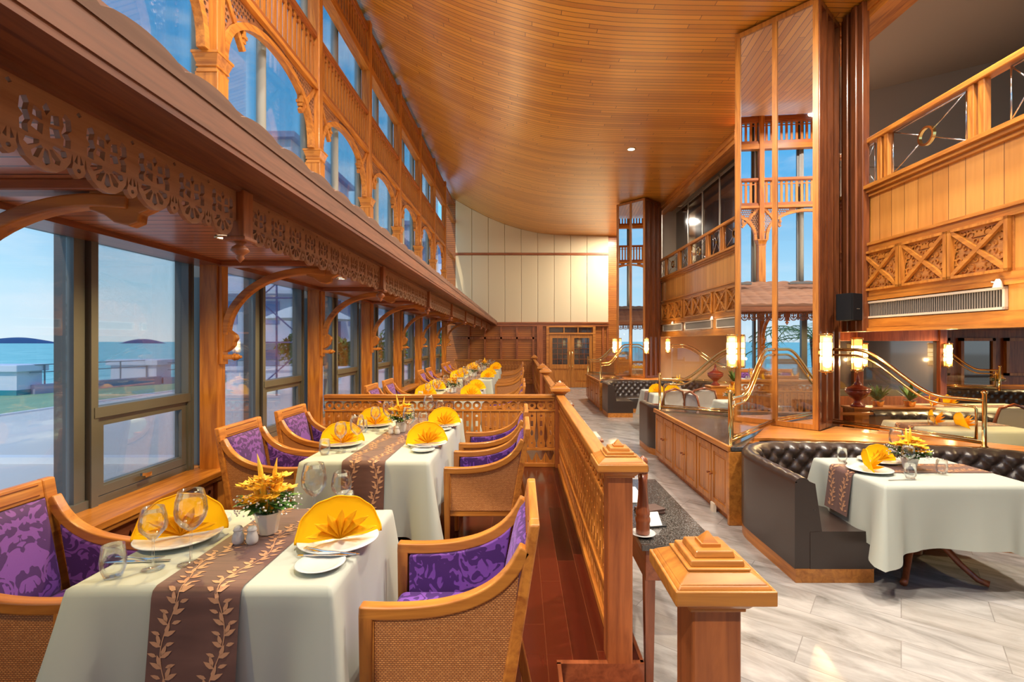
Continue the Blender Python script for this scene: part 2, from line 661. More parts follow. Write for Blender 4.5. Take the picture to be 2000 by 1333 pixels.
# back wall
mb = MB().box(-2.8, 15, YB + .06, YB + .2, MZ, 7.1)
struct('wall_back', mb, M_louvre, 'back wall of horizontal teak louvre boards')
for k in range(0):
    pass
# padded cream panels (individual)
def czs(x):
    f = (x + 2.78) / 6.93 * 60
    i = max(0, min(59, int(f)))
    return zs[i] + (zs[i + 1] - zs[i]) * (f - i)
pxs = [-2.45 + .612 * i for i in range(10)]
pxs[-1] = 3.25
for i, (a, c) in enumerate(zip(pxs, pxs[1:])):
    for lv in (0, 1):
        z0 = 2.24 if lv == 0 else 4.83
        mb = MB()
        if lv == 0:
            mb.hexa([(a + .004, YB + .01, z0), (c - .004, YB + .01, z0), (c - .004, YB + .07, z0), (a + .004, YB + .07, z0),
                     (a + .004, YB + .01, 4.75), (c - .004, YB + .01, 4.75), (c - .004, YB + .07, 4.75), (a + .004, YB + .07, 4.75)])
        else:
            za, zc = czs(a) - .0, czs(c) - .0
            mb.hexa([(a + .004, YB + .01, z0), (c - .004, YB + .01, z0), (c - .004, YB + .07, z0), (a + .004, YB + .07, z0),
                     (a + .004, YB + .01, za), (c - .004, YB + .01, zc), (c - .004, YB + .07, zc), (a + .004, YB + .07, za)])
        o = obj('wall_panel', mb, M_padded, bevel=.018, seg=3)
        tag(o, 'cream padded wall panel, %s from the windows in the %s row of the back wall' % (['first', 'second', 'third', 'fourth', 'fifth', 'sixth', 'seventh', 'eighth', 'ninth'][i], ['lower', 'upper'][lv]), 'wall panel', 'cream padded panels on the back wall')
mb = MB().box(-2.45, 3.25, YB - .02, YB + .05, 4.75, 4.83)
struct('trim_2', mb, teak_red('x'), 'brown wooden rail across the cream panels')
mb = MB().box(-2.45, 3.25, YB - .04, YB + .05, 2.10, 2.24).box(-2.45, 3.25, YB - .07, YB, 2.2, 2.25)
struct('trim_3', mb, teak_red('x'), 'wooden cornice between louvres and cream panels')
mb = MB()
for x in (-1.95, -1.35, -.75, -.16, .45, 3.05, 3.22):
    mb.box(x - .035, x + .035, YB, YB + .07, MZ, 2.10)
mb.box(.58, .80, YB - .06, YB + .07, MZ, 2.12)
mb.box(-2.45, .6, YB, YB + .07, 1.62, 1.70).box(-2.45, .6, YB, YB + .07, -.05, .12)
struct('trim_4', mb, teak_red('z'), 'upright stiles of the louvred back wall')

# double door
dx0, dx1 = 1.03, 2.66
mb = MB().box(dx0 - .1, dx0, YB - .05, YB + .07, MZ, 2.10).box(dx1, dx1 + .1, YB - .05, YB + .07, MZ, 2.10).box(dx0, dx1, YB - .05, YB + .07, 1.80, 1.86).box(dx0, dx1, YB - .05, YB + .07, 2.06, 2.12)
for x in (dx0 + .56, dx0 + 1.08):
    mb.box(x - .02, x + .02, YB - .04, YB + .06, 1.86, 2.06)
dfr = struct('door_1', mb, teak('x'), 'teak double door frame with transom panes in the back wall')
for k in range(3):
    mb = MB().box(dx0 + .03 + k * .53, dx0 + .53 + k * .53, YB + .02, YB + .04, 1.875, 2.045)
    obj('transom_pane', mb, M_darkglass, dfr)
for s, x0 in ((0, dx0 + .01), (1, dx0 + .82)):
    x1 = x0 + .80
    mb = MB().box(x0, x0 + .12, YB - .02, YB + .03, MZ + .02, 1.79).box(x1 - .12, x1, YB - .02, YB + .03, MZ + .02, 1.79)
    mb.box(x0 + .12, x1 - .12, YB - .02, YB + .03, 1.66, 1.79).box(x0 + .12, x1 - .12, YB - .02, YB + .03, .52, .68).box(x0 + .12, x1 - .12, YB - .02, YB + .03, MZ + .02, .02).box(x0 + .12, x1 - .12, YB, YB + .03, .0, .53)
    mb.box(x0 + .2, x1 - .2, YB - .012, YB + .03, .08, .45)
    d = obj('door_leaf', mb, teak_gold('z'), dfr)
    obj('door_glass', MB().box(x0 + .12, x1 - .12, YB + .0, YB + .01, .68, 1.66), M_darkglass, d)
    mb = MB()
    for i in range(1, 3):
        mb.box(x0 + .12 + i * .187 - .006, x0 + .12 + i * .187 + .006, YB - .01, YB + .015, .68, 1.66)
    for i in range(1, 5):
        mb.box(x0 + .12, x1 - .12, YB - .01, YB + .015, .68 + i * .196 - .006, .68 + i * .196 + .006)
    obj('glazing_bars', mb, teak_red('x'), d)
    hx = x1 - .05 if s == 0 else x0 + .05
    obj('pull_handle', MB().tube([(hx, YB - .02, .55), (hx, YB - .08, .6), (hx, YB - .08, 1.15), (hx, YB - .02, 1.2)], .014, 8), M_brass, d)

# ------------------------------------------------------------------ window facade (left)
XG = -2.70
NP = range(-2, 7)
mb = MB().box(-2.80, -2.605, -.2, YB, MZ, .47)
struct('wall_left', mb, walnut('y'), 'low dark wooden wall under the windows')
mb = MB().box(-2.74, -2.38, -.2, YB, .475, .52).box(-2.5, -2.40, -.2, YB, .44, .475)
struct('trim_5', mb, teak_gold('y'), 'varnished wooden window ledge', bevel=.006)

# carved openwork panel below the ledge
def scroll(cx, cy, r, w, n=14, a0=0, turns=.75, sgn=1):
    o, i_ = [], []
    for k in range(n + 1):
        t = k / n
        a = a0 + sgn * 2 * PI * turns * t
        rr = r * (1 - .62 * t)
        ww = w * (.35 + .65 * math.sin(PI * min(1, t * 1.0 + .12)))
        o.append((cx + (rr + ww / 2) * math.cos(a), cy + (rr + ww / 2) * math.sin(a)))
        i_.append((cx + (rr - ww / 2) * math.cos(a), cy + (rr - ww / 2) * math.sin(a)))
    return o + i_[::-1]

holes = []
for k in range(8):
    x = .12 + k * .223
    holes.append([(x - .012, .10), (x + .004, .13), (x + .018, .10), (x + .004, .2), (x + .016, .3), (x, .34), (x - .016, .3), (x - .004, .2)])
    holes.append(circ(x + .11, .33, .02, 8))
    holes.append(circ(x + .11, .11, .02, 8))
fr_under = fret(rect(0, 1.85, 0, .42), holes, .015)
for n in range(-1, 7):
    mb = MB().mesh(fr_under, lambda c: (c[2], c[0], c[1]))
    o = obj('carved_panel', mb, walnut('y'), loc=(-2.475, PY(n) - 1.985 + .068, .02))
    if n == -1:
        me_under = o.data
    tag(o, 'dark openwork carved panel under the ledge of the %s window bay' % ORD[n + 1], 'carved panel', 'carved panels under the window ledge')

# windows
def window_bay(y0, y1):
    """returns list of parts (name, MB, mat, children)"""
    fr = MB()
    zb, zt, ztr = .52, 2.22, 1.10
    ym = (y0 + y1) / 2
    fr.box(XG - .06, XG + .05, y0, y0 + .05, zb, zt)
    fr.box(XG - .05, XG + .06, y1 - .06, y1, zb, zt)
    fr.box(XG - .02, XG + .075, y1 - .035, y1 - .018, zb, zt)
    fr.box(XG - .055, XG + .045, y0 + .05, y1 - .06, zb, zb + .05)
    fr.box(XG - .055, XG + .045, y0 + .05, y1 - .06, zt - .04, zt)
    fr.box(XG - .03, XG + .065, ym + .02, y1 - .04, ztr - .03, ztr + .035)
    mu = MB().box(XG - .09, XG + .03, ym - .085, ym - .012, zb, zt).box(XG - .04, XG + .06, ym - .0, ym + .05, zb, zt).box(XG - .06, XG + .02, ym - .02, ym + .0, zb, zt)
    s = MB()
    ya, yb, za, zc = ym + .055, y1 - .065, zb + .055, ztr - .035
    for (a, b_, c, d) in ((ya, yb, za, za + .055), (ya, yb, zc - .05, zc), (ya, ya + .05, za + .055, zc - .05), (yb - .05, yb, za + .055, zc - .05)):
        s.box(XG + .0, XG + .045, a, b_, c, d)
    s.box(XG - .01, XG + .03, ya + .05, ya + .062, za, zc).box(XG - .01, XG + .03, ya, yb, za + .055, za + .067)
    hd = MB().box(XG + .045, XG + .06, (ya + yb) / 2 - .03, (ya + yb) / 2 + .03, za + .015, za + .045).bar((XG + .065, (ya + yb) / 2, za + .03), (XG + .085, (ya + yb) / 2 - .10, za + .055), .014, .02)
    p1 = MB().box(XG - .004, XG + .004, y0 + .05, ym - .1, zb + .05, zt - .04)
    p2 = MB().box(XG - .004, XG + .004, ym + .05, y1 - .06, ztr + .03, zt - .04)
    p3 = MB().box(XG + .012, XG + .02, ya + .05, yb - .05, za + .05, zc - .05)
    return fr, mu, s, hd, p1, p2, p3
for n in range(-1, 7):
    y0, y1 = PY(n) - 1.985 + .065, PY(n) - .055
    if n == 6:
        pass
    fr, mu, s, hd, p1, p2, p3 = window_bay(y0, y1)
    w = struct('window_%d' % (n + 2), fr, M_alu, 'grey aluminium framed window in the %s lower bay' % ORD[n + 1])
    obj('mullion', mu, M_alu, w)
    sa = obj('sash', s, M_alu, w)
    obj('handle', hd, M_chrome, sa)
    obj('pane', p3, M_glass, sa)
    obj('pane', p1, M_glass, w)
    obj('pane', p2, M_glass, w)
# upper window wall
for n in range(-1, 8):
    yc = PY(n) - .95
    mb = MB()
    for dy in (-.98, .0):
        mb.box(XG - .05, XG + .0, yc + dy + .03, yc + dy + .09, 2.9, 7.0)
    mb.box(XG - .05, XG - .0, yc - .98, yc + 1.0, 2.86, 2.92).box(XG - .05, XG, yc - .98, yc + 1.0, 6.9, 7.02)
    if n == 7:
        continue
    w = struct('window_%d' % (n + 20), mb, M_alu, 'tall upper window above the canopy in the %s bay' % ORD[n + 1])
    for dy in (-.98, .0):
        obj('round_mullion', MB().tube([(XG + .02, yc + dy, 2.9), (XG + .02, yc + dy, 6.95)], .047, 12), M_alul, w)
        obj('pane', MB().box(XG - .03, XG - .022, yc + dy + .09, yc + dy + .98 + .03, 2.92, 6.9), M_glass, w)

# posts
def make_post():
    t = thing('wooden_post', 'x', 'post', group='tall posts of the window facade')
    obj('shaft', MB().box(-.075, .07, -.055, .055, 0, 6.76).box(-.085, .08, -.065, .065, 0, .5), teak('z'), t, bevel=.006)
    mb = MB().box(-.10, .085, -.075, .075, 2.5, 3.72)
    obj('pedestal', mb, teak_gold('z'), t, bevel=.006)
    mb = MB()
    for z0, z1, a in ((3.71, 3.735, .082), (3.735, 3.755, .074), (3.755, 3.77, .085)):
        mb.box(-a, a, -a, a, z0, z1)
    mb.hexa([(-.08, -.08, 3.77), (.08, -.08, 3.77), (.08, .08, 3.77), (-.08, .08, 3.77), (-.104, -.104, 3.85), (.104, -.104, 3.85), (.104, .104, 3.85), (-.104, .104, 3.85)])
    mb.box(-.11, .11, -.11, .11, 3.85, 3.87)
    obj('capital', mb, teak_gold('x'), t)
    return t
p0 = make_post()
XP = -2.52
p0.location = (XP, PY(-1), 0)
p0['label'] = 'tall teak facade post at the near end of the nearest window bay'
for n in range(0, 7):
    copy_tree(p0, 'tall teak facade post between the %s and %s window bays' % (ORD[n], ORD[n + 1]), (XP, PY(n), 0))

# arch bracket under canopy
def make_bracket():
    t = thing('arch_bracket', 'x', 'bracket', group='arch brackets under the canopy')
    path = []
    for i in range(19):
        a = PI / 2 * i / 18
        path.append((.04 + .68 * (1 - math.cos(a)) * 1.0, 0, 1.60 + .52 * math.sin(a)))
    path.append((.86, 0, 2.11))
    obj('arch', MB().sweep(path, [(-.028, -.035), (.028, -.035), (.028, .035), (-.028, .035)], up=(0, 1, 0)), teak('x'), t, bevel=.008)
    # section rotated: s along vertical-plane normal
    poly = [(.70, 2.165), (.70, 2.08), (.76, 2.06), (.80, 2.03), (.86, 2.015), (.90, 2.03), (.905, 2.065), (.93, 2.075), (.98, 2.10), (1.02, 2.165)]
    obj('scroll_end', MB().prism(poly, -.025, .025), teak('x'), t, bevel=.006)
    poly = [(0, 1.66), (.05, 1.66), (.085, 1.63), (.125, 1.60), (.135, 1.57), (.115, 1.54), (.11, 1.51), (.08, 1.48), (.05, 1.46), (.0, 1.46)]
    obj('volute', MB().prism(poly, -.03, .03), teak('z'), t, bevel=.008)
    mb = MB().box(0, .10, -.028, .028, 1.40, 1.44)
    mb.ball((.125, 0, 1.42), .026).ball((.155, 0, 1.42), .013).lathe([(.03, 0), (.03, .012)], (.098, 0, 1.42), 12, axis='x')
    obj('knob_stop', mb, teak('x'), t)
    obj('wall_block', MB().box(-.002, .03, -.04, .04, 1.36, 2.16), teak('z'), t, bevel=.005)
    return t
b0_ = make_bracket()
b0_.location = (-2.448, PY(-1), 0)
b0_['label'] = 'curved arch bracket at the near end of the nearest window bay'
for n in range(0, 7):
    copy_tree(b0_, 'curved arch bracket under the canopy between the %s and %s window bays' % (ORD[n], ORD[n + 1]), (-2.448, PY(n), 0))

# canopy
cn = thing('canopy', 'long indoor tiled canopy with plank soffit running above the window tables', 'canopy')
Y0c, Y1c = -.2, YB - .02
def tile(u, v):
    y = Y0c + v * (Y1c - Y0c)
    w_ = abs(math.sin(PI * y / .26)) ** .6
    return (-.90 - u * 1.55, y, 2.268 + .028 * w_ + u * .62)
mb = MB().grid(tile, 6, 560, smooth=False)
def tile2(u, v):
    y = Y0c + v * (Y1c - Y0c)
    w_ = abs(math.sin(PI * y / .26)) ** .6
    return (-.90, y, 2.24 + u * (.028 + .028 * w_))
mb.grid(tile2, 1, 560, smooth=False)
M_tile = pbr('roof_tile', (.2, .1, .06), .8)
t, b, L = P(M_tile)
ns = t.n('ShaderNodeTexNoise', {'Scale': 14, 'Detail': 6})
L.new(t.ramp(ns.outputs[0], [(.3, (.13, .06, .035)), (.7, (.25, .125, .07))]), b.inputs['Base Color'])
obj('roof_tiles', mb, M_tile, cn, fix=False)
mb = MB().box(-.935, -.905, Y0c, Y1c, 2.185, 2.285)
mb.box(-.93, -.895, Y0c, Y1c, 2.155, 2.185)
obj('fascia', mb, wood('fascia_', (.26, .095, .04), (.14, .05, .02), 'y', rough=.6, coat=0), cn)
mb = MB().box(-.96, -.90, Y0c, Y1c, 2.135, 2.155).box(-1.0, -.925, Y0c, Y1c, 2.15, 2.175).box(-1.17, -.98, Y0c, Y1c, 2.168, 2.19)
mb.box(-1.185, -1.125, Y0c, Y1c, 2.15, 2.17)
obj('moulding', mb, wood('moulding_', (.24, .075, .025), (.12, .03, .012), 'y', rough=.6, coat=0), cn)
mb = MB().box(-2.66, -1.16, Y0c, Y1c, 2.20, 2.23)
obj('soffit', mb, M_soffit, cn)
mb = MB().box(-2.66, -2.42, Y0c, Y1c, 2.165, 2.20)
obj('wall_cornice', mb, walnut('y'), cn)
for n in range(-2, 7):
    mb = MB().box(-2.46, -1.18, PY(n) - .05, PY(n) + .05, 2.155, 2.20)
    obj('cross_beam', mb, teak_red('x'), cn, bevel=.006)

# cove lighting laid on top of the canopy behind its edge
for k, n in enumerate(range(-1, 7)):
    t = thing('cove_light', 'hidden linear cove light lying on the canopy roof in the %s bay' % ORD[k], 'light', (-1.9, PY(n) - .95, 2.80), group='cove lights on top of the canopy')
    obj('housing', MB().box(-.05, .05, -.6, .6, -.02, .0).box(-.05, -.045, -.6, .6, 0, .03).box(.045, .05, -.6, .6, 0, .03), M_alu, t)
    lamp('cove_lamp', 'AREA', (0, 0, .02), 16, (1, .74, .42), t, rot=(PI, 0, 0), shape='RECTANGLE', size=.08, size_y=1.1)

# lace valance
VX = -1.15
pit = (1.985 - .08) / 11
hs = []
outer = [(0, .0)]
# along the bottom from x=0 to L
Lv = pit * 11
bot = []
for k in range(11):
    c = (k + .5) * pit
    for i in range(9):
        a = PI + (PI) * i / 8
        bot.append((c + .068 * math.cos(a), -.128 + .068 * math.sin(a) * 1.0))
    if k < 10:
        e = (k + 1) * pit
        bot += [(e - .016, -.150), (e - .02, -.165), (e - .012, -.178), (e, -.186), (e + .012, -.178), (e + .02, -.165), (e + .016, -.150)]
outer = [(0, 0), (0, -.12)] + bot + [(Lv, -.12), (Lv, 0)]
for k in range(11):
    c = (k + .5) * pit
    cy = -.125
    for i in range(5):   # fan petals
        a = PI + PI * (i + .5) / 5
        da = .21
        hs.append([(c + .017 * math.cos(a - da), cy + .017 * math.sin(a - da)), (c + .050 * math.cos(a - da), cy + .050 * math.sin(a - da)), (c + .057 * math.cos(a), cy + .057 * math.sin(a)),
                   (c + .050 * math.cos(a + da), cy + .050 * math.sin(a + da)), (c + .020 * math.cos(a + da), cy + .020 * math.sin(a + da))])
    for s in (-1, 1):     # tall side scrolls
        hs.append([(c + s * x, y) for x, y in ((.048, -.035), (.063, -.045), (.066, -.072), (.055, -.084), (.064, -.096), (.063, -.118), (.043, -.121), (.045, -.100), (.038, -.088), (.045, -.068), (.041, -.050))][::s])
        hs.append([(c + s * x, y) for x, y in ((.007, -.086), (.031, -.083), (.037, -.102), (.010, -.112))][::s])
        hs.append([(c + s * x, y) for x, y in ((.012, -.056), (.031, -.050), (.034, -.074), (.010, -.078))][::s])
    hs.append([(c, -.030), (c + .010, -.045), (c, -.062), (c - .010, -.045)])
    if k < 10:
        e = (k + 1) * pit
        hs.append(circ(e, -.166, .006, 6))
        hs.append([(e, -.028), (e + .008, -.022), (e, -.014), (e - .008, -.022)])
        for s in (-1, 1):
            hs.append([(e + s * .004, -.125), (e + s * .013, -.146), (e + s * .004, -.150)][::s])
me_val = fret(outer, hs, .014)
mbv = MB().mesh(me_val, lambda c: (c[2], c[0], c[1]))
M_lace = wood('lace_', (.38, .16, .065), (.24, .085, .03), 'y', rough=.45)
v0 = None
for k, n in enumerate(range(-2, 6 + 1)):
    lab = 'carved lace valance hanging from the canopy edge, %s length from the camera' % ORD[k]
    if v0 is None:
        v0 = obj('lace_valance', mbv, M_lace)
        o = v0
    else:
        o = v0.copy()
        COL.objects.link(o)
    o.location = (VX, PY(n) + .04, 2.155)
    tag(o, lab, 'valance', 'lace valances along the canopy')
# hanging posts with pendant finials
def make_hang():
    t = thing('hanging_post', 'x', 'post', group='hanging posts on the canopy edge')
    obj('shaft', MB().box(-.035, .035, -.035, .035, 1.965, 2.16).box(-.045, .045, -.045, .045, 1.955, 1.972), teak_red('z'), t, bevel=.004)
    obj('pendant', MB().lathe([(.028, 1.957), (.014, 1.945), (.030, 1.932), (.036, 1.918), (.020, 1.905), (.012, 1.897), (.017, 1.890), (.008, 1.878), (.001, 1.870)], n=14), teak_red('z'), t)
    return t
h0 = make_hang()
h0.location = (VX, PY(-2) , 0)
h0['label'] = 'square hanging post with turned pendant at the near end of the nearest valance'
for k, n in enumerate(range(-1, 7)):
    copy_tree(h0, 'square hanging post with turned pendant between the %s and %s valances' % (ORD[k], ORD[k + 1]), (VX, PY(n), 0))
# small canopy downlights
def make_down(r, power, label, cat, group, size=.05, ang=1.9, col=(1, .78, .45)):
    t = thing('downlight', label, cat, group=group)
    obj('trim_ring', MB().lathe([(r, 0), (r * 1.05, -.008), (r * .8, -.012), (r * .75, 0)], n=20), pbr('ring_', (.7, .5, .25), .3, .8), t)
    obj('bulb', MB().lathe([(.0005, -.006), (r * .78, -.006), (r * .78, 0)], n=20), pbr('bulb_%g' % power, (1, .9, .7), .4, emit=(1, .85, .6), es=12), t)
    return t
dl = make_down(.05, 1, 'x', 'light', 'small round downlights in the canopy soffit')
for k, n in enumerate(range(-1, 7)):
    lab = 'small round downlight in the soffit above the %s window bay' % ORD[k]
    o = dl if k == 0 else copy_tree(dl, lab)
    o['label'] = lab
    o.location = (-1.85, PY(n) - .95, 2.198)
    lamp('downlight_lamp', 'SPOT', (0, 0, -.03), 60, (1, .72, .28), o, spot_size=R(150), spot_blend=.8, shadow_soft_size=.04)

# upper arch screens
Wb = 1.985 - .125
def make_arch():
    t = thing('arch_screen', 'x', 'arch', group='upper arches of the window facade')
    # local: y along bay 0..Wb, z heights absolute
    H0, H1 = 3.87, 4.60
    half = Wb / 2
    def arc(off=0):
        pts = []
        for i in range(25):
            a = PI * i / 24
            x = half - (half - .06 - off) * math.cos(a)
            z = H0 + (H1 - H0 - .07 - off) * (math.sin(a) ** .8)
            pts.append((x, z))
        return pts
    A = arc()
    obj('arch', MB().sweep([(0, x, z) for x, z in A], [(-.03, -.035), (.03, -.035), (.03, .035), (-.03, .035)], up=(1, 0, 0)), teak('y'), t)
    # pierced spandrels: ring bars + scrolls
    for s in (0, 1):
        mb = MB()
        f = (lambda x: x) if s == 0 else (lambda x: Wb - x)
        out_ = [(0, H0 + .1)] + [(max(.0, x - .02), z + .03) for x, z in A[1:11]] + [(A[10][0], H1), (0, H1)]
        hl = []
        rnd = random.Random(5)
        for gx in range(12):
            for gz in range(18):
                x = .022 + gx * .046 + (gz % 2) * .023
                z = H0 + .14 + gz * .046
                # inside test
                zz_ = None
                for (xa, za), (xb, zb_) in zip(A, A[1:]):
                    if xa <= x + .03 <= xb:
                        zz_ = za + (zb_ - za) * (x + .03 - xa) / (xb - xa)
                if zz_ is None:
                    zz_ = H0
                if z - .05 > zz_ and z + .03 < H1 and abs((x * 1.15) - (H1 - z)) > .055 and x < A[9][0]:
                    hl.append(circ(x, z, .0175, 6, a0=rnd.random(), a1=None) if False else circ(x, z, .0185, 7))
        out_.reverse()
        me = fret(out_, hl, .012)
        mb.mesh(me, lambda c: (c[2], f(c[0]), c[1]))
        sp_ = obj('spandrel', mb, M_lace, t)
        d = MB().bar((0, f(.0), H1 - .0), (0, f(.36), H1 - .43), .05, .045, up=(1, 0, 0))
        obj('corner_brace', d, teak('z'), t)
        x, z = A[6]
        d = MB().box(-.03, .03, f(x + .03) - .02, f(x + .03) + .02, z - .14, z - .02).ball((0, f(x + .03), z - .165), .022)
        d.box(-.04, .04, f(x + .03) - .03, f(x + .03) + .03, z - .10, z - .07)
        obj('pendant', d, teak_gold('z'), t)
    return t
a0 = make_arch()
def make_band(h):
    t = thing('baluster_panel', 'x', 'railing')
    obj('bottom_rail', MB().box(-.04, .045, 0, Wb, 0, .055).box(-.03, .03, 0, Wb, .055, .075), teak_red('y'), t)
    obj('top_rail', MB().box(-.04, .045, 0, Wb, h - .055, h).box(-.03, .03, 0, Wb, h - .075, h - .055), teak_red('y'), t)
    obj('upper_strip', MB().box(-.012, .012, 0, Wb, h - .15, h - .13), teak_red('y'), t)
    bm = None
    for i in range(17):
        y = (i + .5) * Wb / 17
        mb = MB().box(-.012, .012, -.026, .026, .07, h - .07)
        if bm is None:
            o = obj('baluster', mb, teak('z'), t, loc=(0, y, 0))
            bm = o
        else:
            o = bm.copy()
            COL.objects.link(o)
            o.parent = t
            o.location = (0, y, 0)
    return t
band1, band2 = make_band(.64), make_band(.57)
mbB = MB().box(-.06, .055, 0, Wb, 0, .12)
for k, n in enumerate(range(-1, 7)):
    y = PY(n) - 1.985 + .0625
    q = 'in the %s bay' % ORD[k]
    lab = 'pierced wooden arch above the canopy %s' % q
    o = a0 if k == 0 else copy_tree(a0, lab)
    o['label'] = lab
    o.location = (XP, y, 0)
    lab = 'lower slatted baluster band over the arch %s' % q
    o = band1 if k == 0 else copy_tree(band1, lab)
    o['label'] = lab
    o['group'] = 'lower baluster bands of the facade'
    o.location = (XP, y, 4.65)
    lab = 'upper slatted baluster band just below the ceiling %s' % q
    o = band2 if k == 0 else copy_tree(band2, lab)
    o['label'] = lab
    o['group'] = 'upper baluster bands of the facade'
    o.location = (XP, y, 6.07)
mb = MB().box(XP - .075, XP + .06, -.2, YB, 5.95, 6.07).box(XP - .075, XP + .06, -.2, YB, 4.60, 4.65)
struct('trim_6', mb, teak('y'), 'long horizontal beams of the upper facade')
mb = MB().box(XP - .25, XP + .02, -.2, YB, 6.64, 6.72)
struct('trim_7', mb, teak_red('y'), 'beam at the top of the facade under the ceiling')

# ------------------------------------------------------------------ right side: balcony
BX = 4.0
M_board = planks('balcony_boards', (.68, .31, .075), (.50, .20, .04), (.16, .06, .02), 'y', 'z', .175, 9, rough=.3, coat=.3, vary=.35, seamw=.035, bump=.6, endseam=False)
mb = MB().box(BX, BX + .12, 2.0, 14.2, 1.78, 3.28)
struct('wall_right', mb, M_board, 'balcony front of upright golden teak boards')
mb = MB()
mb.box(BX - .09, BX + .1, 2.0, 14.2, 3.28, 3.32).box(BX - .06, BX + .1, 2.0, 14.2, 3.24, 3.28).box(BX - .03, BX, 2, 14.2, 3.20, 3.24)
mb.box(BX - .03, BX, 2, 14.2, 2.57, 2.64).box(BX - .05, BX, 2, 14.2, 2.64, 2.67)
mb.box(BX - .03, BX, 2, 14.2, 2.05, 2.12).box(BX - .045, BX, 2, 14.2, 2.01, 2.05)
mb.box(BX - .03, BX + .1, 2, 14.2, 1.70, 1.80).box(BX - .05, BX + .1, 2, 14.2, 1.66, 1.70)
struct('trim_8', mb, teak_gold('y'), 'ledge and mouldings of the balcony front')
mb = MB().box(BX - .045, BX + .4, -1, 14.2, 5.33, 5.46)
mb.box(BX - .02, BX + .2, -1, 14.2, 5.24, 5.33)
struct('trim_9', mb, teak('y'), 'wooden beam where ceiling ends above the balcony')
# balcony interior
M_taupe = pbr('taupe_paint', (.30, .235, .19), .85)
M_taupe2 = pbr('taupe_paint_light', (.42, .35, .29), .85)
struct('wall_balcony', MB().box(9.0, 9.1, 0, YB, 2.9, 8.0), M_taupe, 'plain brown wall behind the balcony')
struct('ceiling_balcony', MB().hexa([(4.3, -1, 5.46), (9.1, -1, 6.6), (9.1, YB, 6.6), (4.3, YB, 5.46), (4.3, -1, 5.56), (9.1, -1, 6.7), (9.1, YB, 6.7), (4.3, YB, 5.56)]), M_taupe2, 'sloping plain ceiling over the balcony')
struct('floor_balcony', MB().box(4.1, 15, -1, YB, 2.80, 2.9), M_taupe, 'balcony floor slab')
struct('ceiling_lower', MB().box(4.1, 15, -1, YB, 1.80, 1.86), planks('low_soffit', (.42, .15, .04), (.3, .09, .025), (.1, .03, .01), 'x', 'y', .12, 3, rough=.25, coat=.5), 'low wooden ceiling beneath the balcony')
struct('wall_balcony_end', MB().box(4.15, 9, 8.4, 8.5, 2.9, 4.55).box(4.15, 9, 8.4, 8.5, 4.56, 6.6), M_taupe2, 'end wall of the near balcony')
# glass screens above far balcony
for k in range(5):
    ya = 9.0 + k * 1.05
    t = thing('glass_screen', 'tall glass screen behind the far balcony rail, %s from the mirrored column' % ORD[k], 'glass panel', (4.55, ya, 0), group='glass screens behind the far balcony')
    obj('frame', MB().box(-.02, .02, 0, .05, 2.9, 5.4).box(-.02, .02, 0, 1.05, 5.3, 5.36), pbr('beige_metal', (.62, .54, .44), .4, .4), t)
    obj('pane', MB().box(-.008, .008, .05, 1.05, 2.9, 5.3), M_darkglass, t)
struct('wall_balcony_far', MB().box(4.15, 4.8, 14.3, 14.4, 2.9, 5.5), pbr('cream_paint', (.6, .52, .4), .7), 'cream end wall of the far balcony')

# X fretwork panels and vents, groups pitch 1.87
def xpanel(Wd, Hh):
    holes = []
    cx, cy = Wd / 2, Hh / 2
    def inside(tri, p):
        s = []
        for i in range(3):
            a, b_ = tri[i], tri[(i + 1) % 3]
            s.append((b_[0] - a[0]) * (p[1] - a[1]) - (b_[1] - a[1]) * (p[0] - a[0]))
        L_ = [math.dist(tri[i], tri[(i + 1) % 3]) for i in range(3)]
        d = [v / l for v, l in zip(s, L_)]
        return min(d) if min(d) > 0 else (min(-v for v in d) if max(d) < 0 else -1)
    c = [(.02, .02), (Wd - .02, .02), (Wd - .02, Hh - .02), (.02, Hh - .02)]
    tris = [(c[i], c[(i + 1) % 4], (cx, cy)) for i in range(4)]
    for ti, tri in enumerate(tris):
        mx, my = (tri[0][0] + tri[1][0]) / 2, (tri[0][1] + tri[1][1]) / 2
        dx, dy = cx - mx, cy - my
        l = math.hypot(dx, dy)
        dx, dy = dx / l, dy / l
        tx, ty = -dy, dx
        for s in (-1, 1):
            for (a, h_, r, w) in ((.075, .07, .042, .013), (.135, .045, .022, .009), (.03, .125, .024, .009)):
                x, y = mx + tx * s * a + dx * h_, my + ty * s * a + dy * h_
                if inside(tri, (x, y)) > r + .014:
                    holes.append(scroll(x, y, r, w, 10, math.atan2(ty * s, tx * s), .8, s))
            for (a, h_) in ((.19, .04), (.165, .03), (.02, .045), (.022, .17), (.115, .098), (.22, .025), (.1, .03), (.058, .028)):
                x, y = mx + tx * s * a + dx * h_, my + ty * s * a + dy * h_
                if inside(tri, (x, y)) > .016:
                    holes.append(circ(x, y, .009, 6))
    return holes
WX, HX = .56, .45
hx = xpanel(WX, HX)
me_x = fret(rect(0, WX, 0, HX), hx, .012)
